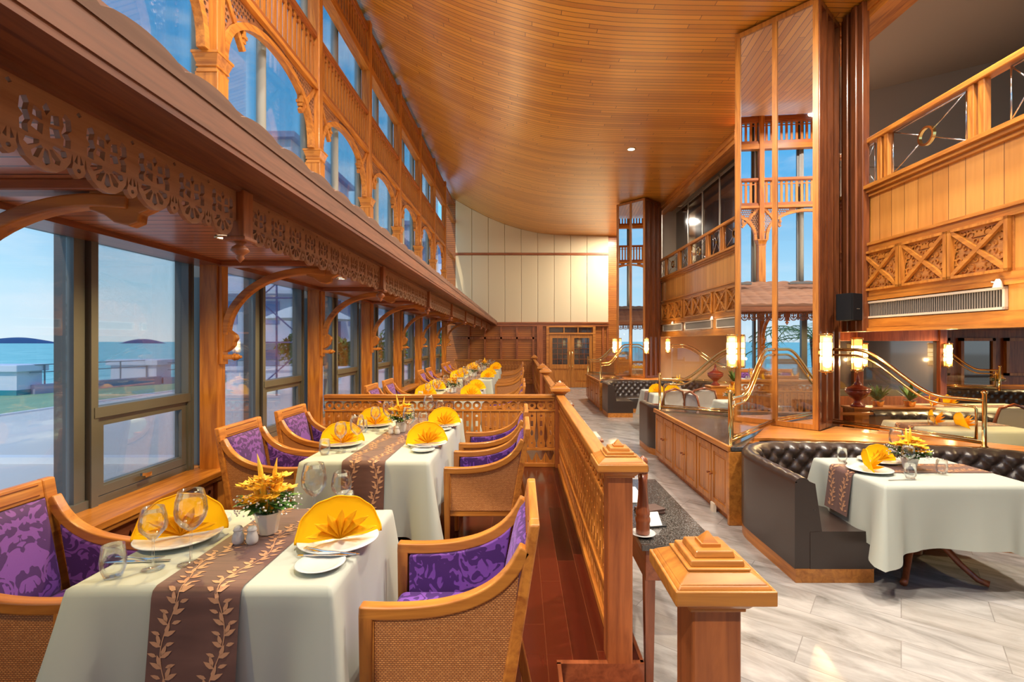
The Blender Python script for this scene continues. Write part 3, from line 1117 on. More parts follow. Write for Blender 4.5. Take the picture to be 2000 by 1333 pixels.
def make_x():
    t = thing('fretwork_panel', 'x', 'carved panel')
    obj('board', MB().mesh(me_x, lambda c: (c[2], c[0], c[1])), teak_gold('y'), t)
    obj('backing', MB().box(.007, .02, 0, WX, 0, HX), wood('back_', (.60, .26, .07), (.42, .16, .04), 'y'), t)
    mb = MB().box(-.04, 0, 0, .035, 0, HX).box(-.04, 0, WX - .035, WX, 0, HX)
    mb.box(-.04, 0, 0, WX, 0, .025).box(-.04, 0, 0, WX, HX - .025, HX)
    obj('border', mb, teak_gold('z'), t)
    d = MB().bar((-.02, .02, .015), (-.02, WX - .02, HX - .015), .036, .03, up=(1, 0, 0)).bar((-.022, .02, HX - .015), (-.022, WX - .02, .015), .036, .03, up=(1, 0, 0))
    obj('cross', d, teak_gold('y'), t)
    return t
x0_ = make_x()
def make_vent():
    t = thing('air_vent', 'x', 'air vent')
    mb = MB().box(-.03, 0, 0, 1.62, 0, .022).box(-.03, 0, 0, 1.62, .168, .19).box(-.03, 0, 0, .022, 0, .19).box(-.03, 0, 1.598, 1.62, 0, .19)
    obj('frame', mb, pbr('vent_beige', (.62, .52, .42), .5), t)
    mb = MB()
    for i in range(64):
        y = .03 + i * .0246
        mb.box(-.014, -.007, y, y + .009, .02, .17)
    obj('louvres', mb, pbr('vent_grey', (.26, .22, .19), .5), t)
    obj('backing', MB().box(-.002, 0, .02, 1.6, .02, .17), M_black, t)
    return t
ve0 = make_vent()
def make_rail_ring():
    t = thing('balcony_rail_panel', 'x', 'railing')
    mb = MB()
    a, h_ = .86, .44
    c = [(0, 0, 0), (0, a, 0), (0, a, h_), (0, 0, h_)]
    for i in range(4):
        mb.tube([c[i], c[(i + 1) % 4]], .007, 6)
    for i in range(4):
        p = Vector(c[i])
        q = Vector((0, a / 2, h_ / 2))
        d = (q - p)
        mb.tube([p, q - d.normalized() * .09], .006, 6)
    obj('wire_frame', mb, M_chrome, t)
    obj('ring', MB().lathe([(.075, -.015), (.095, -.015), (.095, .015), (.075, .015)], (0, a / 2, h_ / 2), 24, axis='x', close=True, smooth=False), M_brass, t)
    return t
def make_rail_sq():
    t = thing('balcony_rail_panel', 'x', 'railing')
    mb = MB()
    a, h_ = .34, .44
    c = [(0, 0, 0), (0, a, 0), (0, a, h_), (0, 0, h_)]
    for i in range(4):
        mb.tube([c[i], c[(i + 1) % 4]], .007, 6)
    for i in range(4):
        mb.tube([c[i], (0, a / 2, h_ / 2)], .006, 6)
    obj('wire_frame', mb, M_chrome, t)
    obj('boss', MB().box(-.012, .012, a / 2 - .025, a / 2 + .025, h_ / 2 - .025, h_ / 2 + .025), M_brass, t)
    return t
rg0, sq0 = make_rail_ring(), make_rail_sq()
def make_bpost():
    t = thing('balcony_post', 'x', 'post')
    obj('post', MB().box(-.03, .03, -.03, .03, 0, .5), teak('z'), t, bevel=.004)
    return t
bp0 = make_bpost()
GP = 1.87
used = set()
def inst(o, lab, loc, grp):
    if o.name in used:
        o = copy_tree(o, lab, loc, group=grp)
    else:
        used.add(o.name)
        o['label'] = lab
        o['group'] = grp
        o.location = loc
    return o
gl = ['on the near stretch of balcony at the right edge', 'on the near stretch of balcony beside the mirrored column', 'hidden behind the mirrored column', 'on the far balcony just past the mirrored column', 'on the middle of the far balcony', 'at the far end of the balcony']
gi = [-1, 0, None, 2, 3, 4]
for k, g in enumerate(gi):
    if g is None:
        continue
    c = 4.8 + GP * g + (.55 if g >= 2 else 0)
    q = gl[k]
    for j in range(3):
        inst(x0_, '%s carved X panel %s' % (['nearest', 'middle', 'farthest'][j], q), (BX - .022, c - .86 + j * .575, 2.12), 'carved X panels on the balcony front')
    inst(ve0, 'long slotted air vent %s' % q, (BX - .005, c - .81, 1.81), 'air vents in the balcony front')
    inst(rg0, 'wire rail panel with brass ring %s' % q, (BX, c - .43, 3.355), 'ring panels of the balcony rail')
    inst(sq0, 'narrow crossed wire rail panel %s' % q, (BX, c + .70, 3.355), 'narrow crossed panels of the balcony rail')
    for j, dy in enumerate((-.60, -.50, .50, .60)):
        inst(bp0, 'short wooden rail post, %s of four, %s' % (['first', 'second', 'third', 'last'][j], q.replace('just past the mirrored column', 'by the column').replace('beside the mirrored column', 'by the column').replace('at the right edge', 'at the edge')), (BX, c + dy, 3.32), 'posts of the balcony rail')
o = obj('balcony_handrail', MB().box(BX - .05, BX + .06, 2.0, 6.1, 3.81, 3.87), teak('y'), bevel=.01)
tag(o, 'wooden handrail of the near balcony at upper right', 'handrail')
o = obj('balcony_handrail', MB().box(BX - .05, BX + .06, 8.6, 14.2, 3.81, 3.87), teak('y'), bevel=.01)
tag(o, 'wooden handrail of the far balcony beyond the mirrored column', 'handrail')

# ------------------------------------------------------------------ mirrored columns
def make_column():
    t = thing('mirrored_column', 'x', 'column', group='tall mirrored columns')
    Lc, Rc, R2, L2 = Vector((2.75, 6.19, 0)), Vector((3.36, 5.51, 0)), Vector((3.896, 5.99, 0)), Vector((3.286, 6.67, 0))
    ctr = (Lc + Rc + R2 + L2) / 4
    zt = 5.44
    def P3(p, z, off=0):
        d = (p - ctr)
        q = p + d.normalized() * off
        return (q.x, q.y, z)
    # core
    q = [ctr + (p - ctr) * .95 for p in (Lc, Rc, R2, L2)]
    mb = MB().hexa([(p.x, p.y, MZ) for p in q] + [(p.x, p.y, zt) for p in q])
    obj('core', mb, teak_dark('z'), t)
    for (a, b_, mir) in ((Lc, Rc, True), (L2, Lc, True), (Rc, R2, False), (R2, L2, False)):
        d = (b_ - a).normalized()
        nrm = Vector((d.y, -d.x, 0))
        if (a + nrm - ctr).length < (a - ctr).length:
            nrm = -nrm
        Ln = (b_ - a).length
        wd = teak_gold('z') if mir else teak_dark('z')
        # frame uprights
        fm = MB()
        ups = (0, Ln / 2, Ln) if mir else (0, Ln * .33, Ln * .66, Ln)
        for s_ in ups:
            p = a + d * s_
            w_ = .055
            s0 = max(-.01, s_ - w_ / 2) if s_ > 0 else -.012
            s1 = s0 + w_ if s_ < Ln else Ln + .012
            if s_ >= Ln:
                s0 = Ln - w_ + .01
            pa, pb = a + d * s0, a + d * s1
            z0 = .54
            fm.hexa([(v.x, v.y, z) for z in (z0, zt) for v in (pa - nrm * .03, pb - nrm * .03, pb + nrm * .025, pa + nrm * .025)])
        for z0, z1 in ((.54, .60), (zt - .06, zt)):
            fm.hexa([(v.x, v.y, z) for z in (z0, z1) for v in (a - nrm * .03, b_ - nrm * .03, b_ + nrm * .022, a + nrm * .022)])
        obj('frame', fm, wd, t)
        bs = MB().hexa([(v.x, v.y, z) for z in (MZ, .54) for v in (a - nrm * .03, b_ - nrm * .03, b_ + nrm * .01, a + nrm * .01)])
        obj('base_panel', bs, teak_dark('x'), t)
        if mir:
            for s0, s1 in ((.04, Ln / 2 - .03), (Ln / 2 + .03, Ln - .04)):
                pa, pb = a + d * s0, a + d * s1
                obj('mirror_pane', MB().hexa([(v.x, v.y, z) for z in (.60, zt - .06) for v in (pa - nrm * .01, pb - nrm * .01, pb + nrm * .006, pa + nrm * .006)]), M_mirror, t)
    return t
c0 = make_column()
c0['label'] = 'tall mirrored column nearest the camera with golden wooden frame'
CDY = 7.7
copy_tree(c0, 'tall mirrored column farther away beside the back wall', (0, CDY, 0))
# dark pilasters between column and balcony
for k, (y0, y1) in enumerate(((5.56, 5.93), (8.35, 8.9), (13.80, 14.25))):
    mb = MB().box(3.90, 3.985, y0, y1, 1.66, 5.44).box(3.87, 3.90, y0 + .07, y0 + .15, 1.66, 5.44).box(3.87, 3.90, y1 - .15, y1 - .07, 1.66, 5.44)
    o = obj('dark_pilaster', mb, teak_dark('z'), bevel=.008)
    tag(o, ['dark wooden pilaster behind the loudspeaker, beside the near mirrored column', 'dark wooden pilaster hidden behind the near mirrored column', 'dark wooden pilaster beside the far mirrored column'][k], 'pilaster')

# sconces
def make_sconce():
    t = thing('wall_sconce', 'x', 'wall lamp', group='glowing brass wall sconces')
    obj('shade', MB().lathe([(.058, -.19), (.058, -.03)], n=20).lathe([(.058, .03), (.058, .19)], n=20), pbr('sconce_glass', (1, .85, .5), .4, emit=(1, .55, .12), es=1.5), t)
    obj('bulb', MB().lathe([(.045, -.03), (.06, -.02), (.06, .02), (.045, .03)], n=16).lathe([(.03, -.11), (.062, -.11), (.062, -.045), (.03, -.045)], n=16).lathe([(.03, .045), (.062, .045), (.062, .11), (.03, .11)], n=16), pbr('sconce_bulb', (1, .9, .7), .4, emit=(1, .78, .36), es=4.5), t)
    mb = MB().lathe([(.066, -.215), (.07, -.205), (.07, -.19), (.03, -.19)], n=20).lathe([(.03, .19), (.07, .19), (.07, .205), (.066, .215)], n=20).ball((0, 0, -.228), .014)
    for a in range(4):
        q = a * PI / 2 + .4
        mb.tube([(.068 * math.cos(q), .068 * math.sin(q), -.2), (.068 * math.cos(q), .068 * math.sin(q), .2)], .004, 6)
    mb.box(-.015, .015, .06, .12, -.02, .02)
    obj('holder', mb, M_brass, t)
    return t
s0_ = make_sconce()
slist = [((2.655, 6.13, 1.42), 'glowing sconce on the left corner of the near mirrored column', 0),
         ((3.36, 5.36, 1.42), 'glowing sconce on the right corner of the near mirrored column', 0),
         ((2.655, 6.13 + CDY, 1.42), 'glowing sconce on the left corner of the far mirrored column', 0),
         ((3.36, 5.36 + CDY, 1.42), 'glowing sconce on the right corner of the far mirrored column', 0),
         ((8.0, 9.72, 1.42), 'glowing sconce on the wooden pillar deep under the balcony', 0),
         ((4.28, 6.2, 1.38), 'added sconce standing in for a sconce reflection beside the loudspeaker pilaster', 0),  # added lamp standing where only a sconce's reflection shows
         ((4.25, 14.1, 1.42), 'glowing sconce at the far end under the balcony', 0)]
for k, (p, lab, rz) in enumerate(slist):
    o = s0_ if k == 0 else copy_tree(s0_, lab)
    o['label'] = lab
    o.location = p
    lamp('sconce_lamp', 'POINT', (-.03, -.09, -.1), 14, (1, .66, .30), o, shadow_soft_size=.012)

# loudspeaker
t = thing('loudspeaker', 'black loudspeaker mounted high on the dark pilaster under the balcony rail', 'loudspeaker', (3.78, 5.60, 1.94), R(28))
obj('cabinet', MB().box(-.10, .11, -.08, .10, -.155, .155), pbr('matt_black', (.008, .008, .009), .8, spec=.15), t, bevel=.012)
obj('grille', MB().box(-.105, -.098, -.075, .09, -.15, .15).box(-.095, .10, -.09, -.08, -.15, .15), pbr('grille_', (.012, .012, .014), .9, spec=.1), t)
obj('logo', MB().box(-.035, .035, -.0945, -.09, -.03, -.018), M_chrome, t, rot=(0, 0, 0))

# ceiling downlights; all but the first are unseen and added to brighten the room
cd = make_down(.09, 2, 'x', 'light', 'round downlights in the curved ceiling')
spots = [(2.25, 9.95), (-.6, 1.5), (2.6, 1.8), (1.0, 4.2), (3.4, 3.6), (3.72, 7.45), (3.92, 8.6), (3.45, 15.8), (3.55, 16.9), (-1.6, 3.2)]
sl = ['round downlight in the boarded ceiling between the two mirrored columns', 'added unseen ceiling downlight above the platform steps', 'added unseen ceiling downlight above the near leather booth', 'added unseen ceiling downlight above the near aisle', 'added unseen ceiling downlight above the near balcony front', 'added unseen ceiling downlight just behind the near mirrored column', 'added unseen ceiling downlight farther behind the near mirrored column', 'added unseen ceiling downlight just behind the far mirrored column', 'added unseen ceiling downlight between the far column and the back wall', 'added unseen ceiling downlight over the nearest window table']
for k, (x, y) in enumerate(spots):
    o = cd if k == 0 else copy_tree(cd, sl[k])
    o['label'] = sl[k]
    o.location = (x, y, czs(x) - .004)
    lamp('ceiling_lamp', 'AREA', (0, 0, -.02), [70, 160, 65, 65, 140, 190, 190, 120, 100, 150][k], (1, .90, .76), o, shape='DISK', size=.3)
# balcony wall-washers (small clip lamps on the beam)
for k, (y) in enumerate((4.0, 10.0, 12.6)):
    t = thing('spot_lamp', 'small white swivel spot lamp on the %s' % ['near balcony front above the vent', 'far balcony front near the column', 'far end of the balcony front'][k], 'spot lamp', (BX - .08, y, 2.03), group='swivel spot lamps on the balcony front')
    obj('arm', MB().tube([(.06, .12, .02), (0, .05, .01), (0, 0, 0)], .006, 6), pbr('lamp_white', (.8, .75, .7), .4), t)
    obj('head', MB().lathe([(.012, .03), (.022, .01), (.036, -.04), (.03, -.042), (.001, -.02)], n=14), pbr('lamp_white'), t)
    lamp('spot_light', 'POINT', (-.22, -.1, -.12), 5, (1, .8, .5), t, shadow_soft_size=.04)
# ================================================================== FURNITURE
def make_chair():
    t = thing('armchair', 'x', 'chair', group='purple armchairs at the window tables')
    fw = teak_gold('x')
    fz = teak('z')
    def armline():
        ks = [(.27, .630), (.18, .627), (.08, .630), (-.02, .643), (-.11, .668), (-.19, .710), (-.25, .768), (-.296, .845)]
        pts = []
        for i in range(len(ks) - 1):
            p = [ks[max(0, i - 1)], ks[i], ks[i + 1], ks[min(len(ks) - 1, i + 2)]]
            for q in range(4):
                t_ = q / 4
                pts.append(tuple(.5 * (2 * p[1][a] + (p[2][a] - p[0][a]) * t_ + (2 * p[0][a] - 5 * p[1][a] + 4 * p[2][a] - p[3][a]) * t_ ** 2 + (3 * p[1][a] - p[0][a] - 3 * p[2][a] + p[3][a]) * t_ ** 3) for a in (0, 1)))
        return pts + [ks[-1]]
    AL = armline()
    for s in (-1, 1):
        y = s * .258
        path = [(x, y + s * .0, z) for x, z in AL]
        obj('arm', MB().sweep(path, [(-.024, -.022), (.024, -.022), (.024, .022), (-.024, .022)]), fw, t, bevel=.007, seg=3)
        obj('leg', MB().hexa([(.232, y - .02, 0), (.262, y - .02, 0), (.262, y + .02, 0), (.232, y + .02, 0), (.222, y - .024, .62), (.27, y - .024, .62), (.27, y + .024, .62), (.222, y + .024, .62)]), fz, t, bevel=.005)
        obj('leg', MB().hexa([(-.33, y - .018, 0), (-.295, y - .018, 0), (-.295, y + .018, 0), (-.33, y + .018, 0), (-.255, y - .022, .36), (-.205, y - .022, .36), (-.205, y + .022, .36), (-.255, y + .022, .36)]), fz, t, bevel=.005)
        # side panels following the arm
        poly = [(.222, .345), (.222, .612)] + [(x, z - .018) for x, z in AL[4:27]] + [(-.225, .345)]
        obj('rattan_panel', MB().prism(poly, y + s * .004, y + s * .012), M_rattan, t)
        poly2 = [(.215, .40)] + [(x, z - .022) for x, z in AL[4:24]] + [(-.18, .40)]
        poly2.insert(1, (.215, .60))
        obj('side_cushion', MB().prism(poly2, y - s * .034, y + s * .002), M_velvet, t, bevel=.012, seg=3)
        b_ = MB().sweep([(.222, y + s * .013, .352), (.222, y + s * .013, .60)], [(-.004, -.004), (.004, -.004), (.004, .004), (-.004, .004)])
        obj('bead', b_, fw, t)
    obj('seat_frame', MB().box(-.235, .262, -.262, .262, .30, .352), fw, t, bevel=.006)
    obj('seat', MB().box(-.21, .255, -.228, .228, .345, .455), M_velvet, t, bevel=.035, seg=4)
    # back
    def bk(z, off=0):
        return -.215 - (z - .30) * .17 + off
    mb = MB()
    for s in (-1, 1):
        y0, y1 = s * .222, s * .282
        y0, y1 = min(y0, y1), max(y0, y1)
        mb.hexa([(bk(.3) - .03, y0, .30), (bk(.3) + .015, y0, .30), (bk(.3) + .015, y1, .30), (bk(.3) - .03, y1, .30),
                 (bk(.93) - .022, y0, .93), (bk(.93) + .014, y0, .93), (bk(.93) + .014, y1, .93), (bk(.93) - .022, y1, .93)])
    mb.hexa([(bk(.85) - .022, -.225, .85), (bk(.85) + .012, -.225, .85), (bk(.85) + .012, .225, .85), (bk(.85) - .022, .225, .85),
             (bk(.93) - .022, -.225, .93), (bk(.93) + .012, -.225, .93), (bk(.93) + .012, .225, .93), (bk(.93) - .022, .225, .93)])
    obj('back_frame', mb, teak('y'), t, bevel=.007)
    mb = MB()
    for z in (.868, .912):
        mb.bar((bk(z) + .013, -.20, z), (bk(z) + .013, .20, z), .004, .005)
    obj('carved_line', mb, walnut('y'), t)
    def pad(u, v):
        y = (-1 + 2 * u) * .222
        z = .43 + v * .42
        e = (1 - abs(2 * u - 1) ** 6) * (1 - abs(2 * v - 1) ** 6)
        return (bk(z) + .012 + .05 * e ** .5 * (1 - .35 * v), y, z)
    obj('backrest', MB().grid(pad, 20, 20), M_velvet, t, solid=0)
    obj('back_panel', MB().hexa([(bk(.36) - .02, -.225, .36), (bk(.36) - .01, -.225, .36), (bk(.36) - .01, .225, .36), (bk(.36) - .02, .225, .36),
                                 (bk(.85) - .016, -.225, .85), (bk(.85) - .006, -.225, .85), (bk(.85) - .006, .225, .85), (bk(.85) - .016, .225, .85)]), M_rattan, t)
    return t
ch0 = make_chair()
chairs_used = []
def chair(x, y, face, lab):
    o = ch0 if not chairs_used else copy_tree(ch0, lab)
    chairs_used.append(o)
    o['label'] = lab
    o.location = (x, y, 0)
    o.rotation_euler = (0, 0, 0 if face > 0 else PI)


def drape(cx, cy, wx, wy, zt, drop, seed=1, corner=.10, flare=.02, amp=.026, cdrop=.07):
    rnd = random.Random(seed)
    ph = [rnd.random() * 6.28 for _ in range(4)]
    N = 288
    hx_, hy_ = wx / 2, wy / 2
    Lp = 2 * (wx + wy)
    def per(s):
        s %= Lp
        if s < wx:
            return (-hx_ + s, -hy_), (0, -1), min(s, wx - s)
        s -= wx
        if s < wy:
            return (hx_, -hy_ + s), (1, 0), min(s, wy - s)
        s -= wy
        if s < wx:
            return (hx_ - s, hy_), (0, 1), min(s, wx - s)
        s -= wx
        return (-hx_, hy_ - s), (-1, 0), min(s, wy - s)
    mb = MB()
    NT_ = 14
    def f(u, v):
        s = u * Lp
        (x, y), n, dc = per(s)
        # rounded normal near corners
        k = math.exp(-(dc / .035) ** 2)
        l = math.hypot(x, y)
        # corner direction
        cxn, cyn = (1 if x > 0 else -1) * .7071, (1 if y > 0 else -1) * .7071
        nx, ny = n[0] * (1 - .8 * k) + cxn * .8 * k, n[1] * (1 - .8 * k) + cyn * .8 * k
        l = math.hypot(nx, ny)
        nx, ny = nx / l, ny / l
        if v < .12:   # rolled edge
            a = v / .12 * PI / 2
            off = -.018 + .022 * math.sin(a)
            z = zt - .016 * (1 - math.cos(a))
            return (cx + x + nx * off, cy + y + ny * off, z)
        t = (v - .12) / .88
        w = math.sin(s * 9.5 + ph[0]) * .5 + math.sin(s * 17 + ph[1]) * .3 + math.sin(s * 4.3 + ph[2]) * .5
        kc = max(0, 1 - dc / .13) ** 1.3
        fold = math.exp(-((dc - .15) / .05) ** 2)
        off = .004 + t * (flare + amp * w * t ** .5 * 1.3 + corner * kc - .035 * fold * t)
        z = zt - .016 - drop * t - cdrop * max(0, 1 - dc / .24) * t
        return (cx + x + nx * off, cy + y + ny * off, z)
    mb.grid(f, N, NT_, wrapu=True)
    mb.add([f(i / N, 0) for i in range(N)], [tuple(range(N))])
    return mb


def runner(path, width, vines, mats, seed=3, thick=.003):
    """path: list of (p(3), n(3)) along arclength, lateral axis L given by cross; returns MB with leaf pattern slot 1"""
    pts, lat = path
    P_ = [Vector(p) for p in pts]
    lat = Vector(lat).normalized()
    # arclength
    S = [0]
    for a, b_ in zip(P_, P_[1:]):
        S.append(S[-1] + (b_ - a).length)
    def at(s):
        s = max(0, min(S[-1] - 1e-6, s))
        for i in range(len(S) - 1):
            if S[i + 1] >= s:
                break
        k = (s - S[i]) / max(1e-9, S[i + 1] - S[i])
        p = P_[i].lerp(P_[i + 1], k)
        d = (P_[min(i + 2, len(P_) - 1)] - P_[max(0, i - 1)]).normalized()
        n = lat.cross(d).normalized()
        return p, n
    mb = MB()
    n_ = max(60, int(S[-1] / .02))
    mb.grid(lambda u, v: tuple(at(u * S[-1])[0] + lat * (v - .5) * width + at(u * S[-1])[1] * thick), n_, 4)
    mb.cm = 1
    rnd = random.Random(seed)
    def M_(u, s, h):
        p, n = at(s)
        return tuple(p + lat * u + n * (thick + h))
    def leaf(u, s, ang, l, w):
        ca, sa = math.cos(ang), math.sin(ang)
        out = []
        for a, b_ in ((0, 0), (.3, .5), (.62, .42), (1, 0), (.62, -.42), (.3, -.5)):
            x, y = a * l, b_ * w
            out.append(M_(u + x * ca - y * sa, s + x * sa + y * ca, .0016))
        mb.add(out, [(0, 1, 2, 3, 4, 5)])
    for u0, ph in vines:
        s = .03
        pu = None
        k = 0
        while s < S[-1] - .03:
            u = u0 + .022 * math.sin(s * 17 + ph)
            if pu:
                a, b_ = pu
                mb.add([M_(a - .0017, b_, .0012), M_(a + .0017, b_, .0012), M_(u + .0017, s, .0012), M_(u - .0017, s, .0012)], [(0, 1, 2, 3)])
            pu = (u, s)
            if k % 2 == 0:
                sd = 1 if (k // 2) % 2 else -1
                l = .037 + .008 * rnd.random()
                leaf(u, s, PI / 2 - sd * (1.0 + .2 * rnd.random()), l, .015)
                leaf(u + sd * .004, s + .006, PI / 2 - sd * .35, l * .9, .0135)
                # twig
                leaf(u - sd * .012, s + .004, PI / 2 + sd * 1.25, l * .75, .012)
            s += .0165
            k += 1
    return mb


NAPS = []
def fan_napkin():
    t = thing('napkin', 'x', 'napkin', group='yellow fan napkins on the window tables')
    Rn = .160
    def big(u, v):
        a = PI * u
        r = Rn * (v if v > 0 else .001)
        rr = r * (1 + .012 * math.sin(u * 40))
        y = .012 * math.sin(a * 1.0) + .018 * v * math.sin(u * PI * 3.0) * .6 + .05 * v * math.sin(a) * .5
        return (rr * math.cos(a) , y, .004 + rr * math.sin(a) * .98)
    obj('fan', MB().grid(big, 42, 8), M_napkin2, t)
    hem = MB()
    hem.tube([big(i / 42, 1) for i in range(43)], .0035, 6)
    obj('hem', hem, M_napkin, t)
    def star(u, v):
        k = u * 14
        tri = 1 - abs((k % 2) - 1)       # 0..1..0, peaks at odd
        a = PI * .06 + PI * .88 * u
        r = v * (.082 + .055 * tri)
        y = -.012 - .030 * v * tri + .006 * (1 - tri)
        return (r * math.cos(a), y - .018 * v - .02 * v * tri, .004 + r * math.sin(a))
    obj('pleated_star', MB().grid(star, 28, 3, smooth=False), M_napkin, t, solid=.003)
    return t
nap0 = fan_napkin()

def mk(name, lab, cat, mb, mat, group, **k):
    o = obj(name, mb, mat, **k)
    return tag(o, lab, cat, group)
plate0 = mk('dinner_plate', 'x', 'plate', MB().lathe([(.001, .006), (.09, .006), (.10, .010), (.150, .020), (.153, .023), (.150, .025), (.10, .015), (.088, .012), (.001, .012)], n=48), M_white, 'white dinner plates')
bread0 = mk('side_plate', 'x', 'plate', MB().lathe([(.001, .003), (.055, .003), (.060, .007), (.083, .014), (.086, .016), (.083, .018), (.058, .011), (.052, .009), (.001, .009)], n=40), M_white, 'white side plates')
def glass_prof(h, r, bowl):
    o = [(.001, .0), (r * .78, .001), (r * .78, .003), (.02, .006), (.005, .012), (.004, .05), (.004, h - bowl)]
    B = [(.012, h - bowl + .004), (r * .62, h - bowl + .022), (r * .92, h - bowl * .68), (r, h - bowl * .5), (r * .93, h - bowl * .25), (r * .76, h)]
    inner = [(x - .0012, z + .001) for x, z in B[::-1]]
    return o + B + inner
wine0 = mk('wine_glass', 'x', 'wine glass', MB().lathe(glass_prof(.262, .053, .145), n=28), M_crystal, 'large wine glasses')
small0 = mk('wine_glass', 'x', 'wine glass', MB().lathe(glass_prof(.215, .044, .115), n=28), M_crystal, 'smaller wine glasses')
tumb0 = mk('tumbler', 'x', 'tumbler', MB().lathe([(.001, .0), (.026, .001), (.036, .03), (.038, .055), (.033, .108), (.031, .108), (.036, .055), (.033, .03), (.024, .012), (.001, .011)], n=26), M_crystal, 'stemless water tumblers')
# cutlery along x
fk = fret([(-.10, -.004), (-.03, -.003), (.02, -.0025), (.035, -.009), (.055, -.012), (.095, -.011), (.097, -.008), (.06, -.0075), (.06, -.005), (.097, -.005), (.097, -.0015), (.06, -.0015), (.06, .0015), (.097, .0015), (.097, .005), (.06, .005), (.06, .0075), (.097, .008), (.095, .011), (.055, .012), (.035, .009), (.02, .0025), (-.03, .003), (-.10, .004), (-.104, 0)], [], .0025)
kf = fret([(-.11, -.006), (-.02, -.004), (.0, -.007), (.06, -.009), (.10, -.005), (.11, .002), (.10, .004), (.0, .004), (-.02, .003), (-.11, .004), (-.113, 0)], [], .0025)
fork0 = mk('fork', 'x', 'fork', MB().mesh(fk, lambda c: (c[0], c[1], c[2] + .003 + (.012 * max(0, (c[0] - .02)) / .08) ** 1)), M_chrome, 'steel forks')
knife0 = mk('knife', 'x', 'knife', MB().mesh(kf, lambda c: (c[0], c[1], c[2] + .0015)), M_chrome, 'steel knives')
first = {}
def place(o, lab, loc, rz=0, grp=None):
    if o.name in first:
        o = copy_tree(o, lab, loc, rz, grp)
    else:
        first[o.name] = 1
        o['label'] = lab
        o.location = loc
        o.rotation_euler = (0, 0, rz)
        if grp:
            o['group'] = grp
    return o

TXC = -1.045
TN = ['nearest', 'second', 'third', 'fourth', 'fifth']
M_tabwood = teak_dark('z')
def setting(side, y, zt, seat, tn, cx=TXC, rot=R(27), off=.325):
    """side -1 = window side, +1 = aisle side"""
    q = '%s of the %s table' % (seat, tn)
    s = side
    x = cx + s * off
    def L(dx, dy):
        return (x + (-s) * dx, y + s * dy)
    px_, py_ = L(0, 0)
    place(plate0, 'white dinner plate under the napkin at the ' + q, (px_, py_, zt))
    place(nap0, 'yellow fan-folded napkin on the plate at the ' + q, (px_, py_ + .01, zt + .013), rot)
    bx, by = L(-.01, -.20)
    place(bread0, 'small round side plate at the ' + q, (bx, by, zt), 0)
    if s > 0:
        cutx, cuty = bx + .01, by + .045
    else:
        cutx, cuty = L(-.015, .20)
    place(knife0, 'knife beside the small plate at the ' + q, (cutx, cuty + .004, zt + (.019 if s > 0 else .001)), .06 if s > 0 else PI + .1)
    place(fork0, 'fork beside the small plate at the ' + q, (cutx - .005, cuty + .022, zt + (.019 if s > 0 else .001)), PI - .12 if s > 0 else -.15)
    g1 = L(.08, .245)
    g2 = L(.185, .205)
    tb = L(-.01 if s < 0 else .08, .305)
    place(small0, 'smaller wine glass at the ' + q, (*g1, zt))
    place(wine0, 'large wine glass at the ' + q, (*g2, zt))
    place(tumb0, 'clear water tumbler at the ' + q, (*tb, zt))


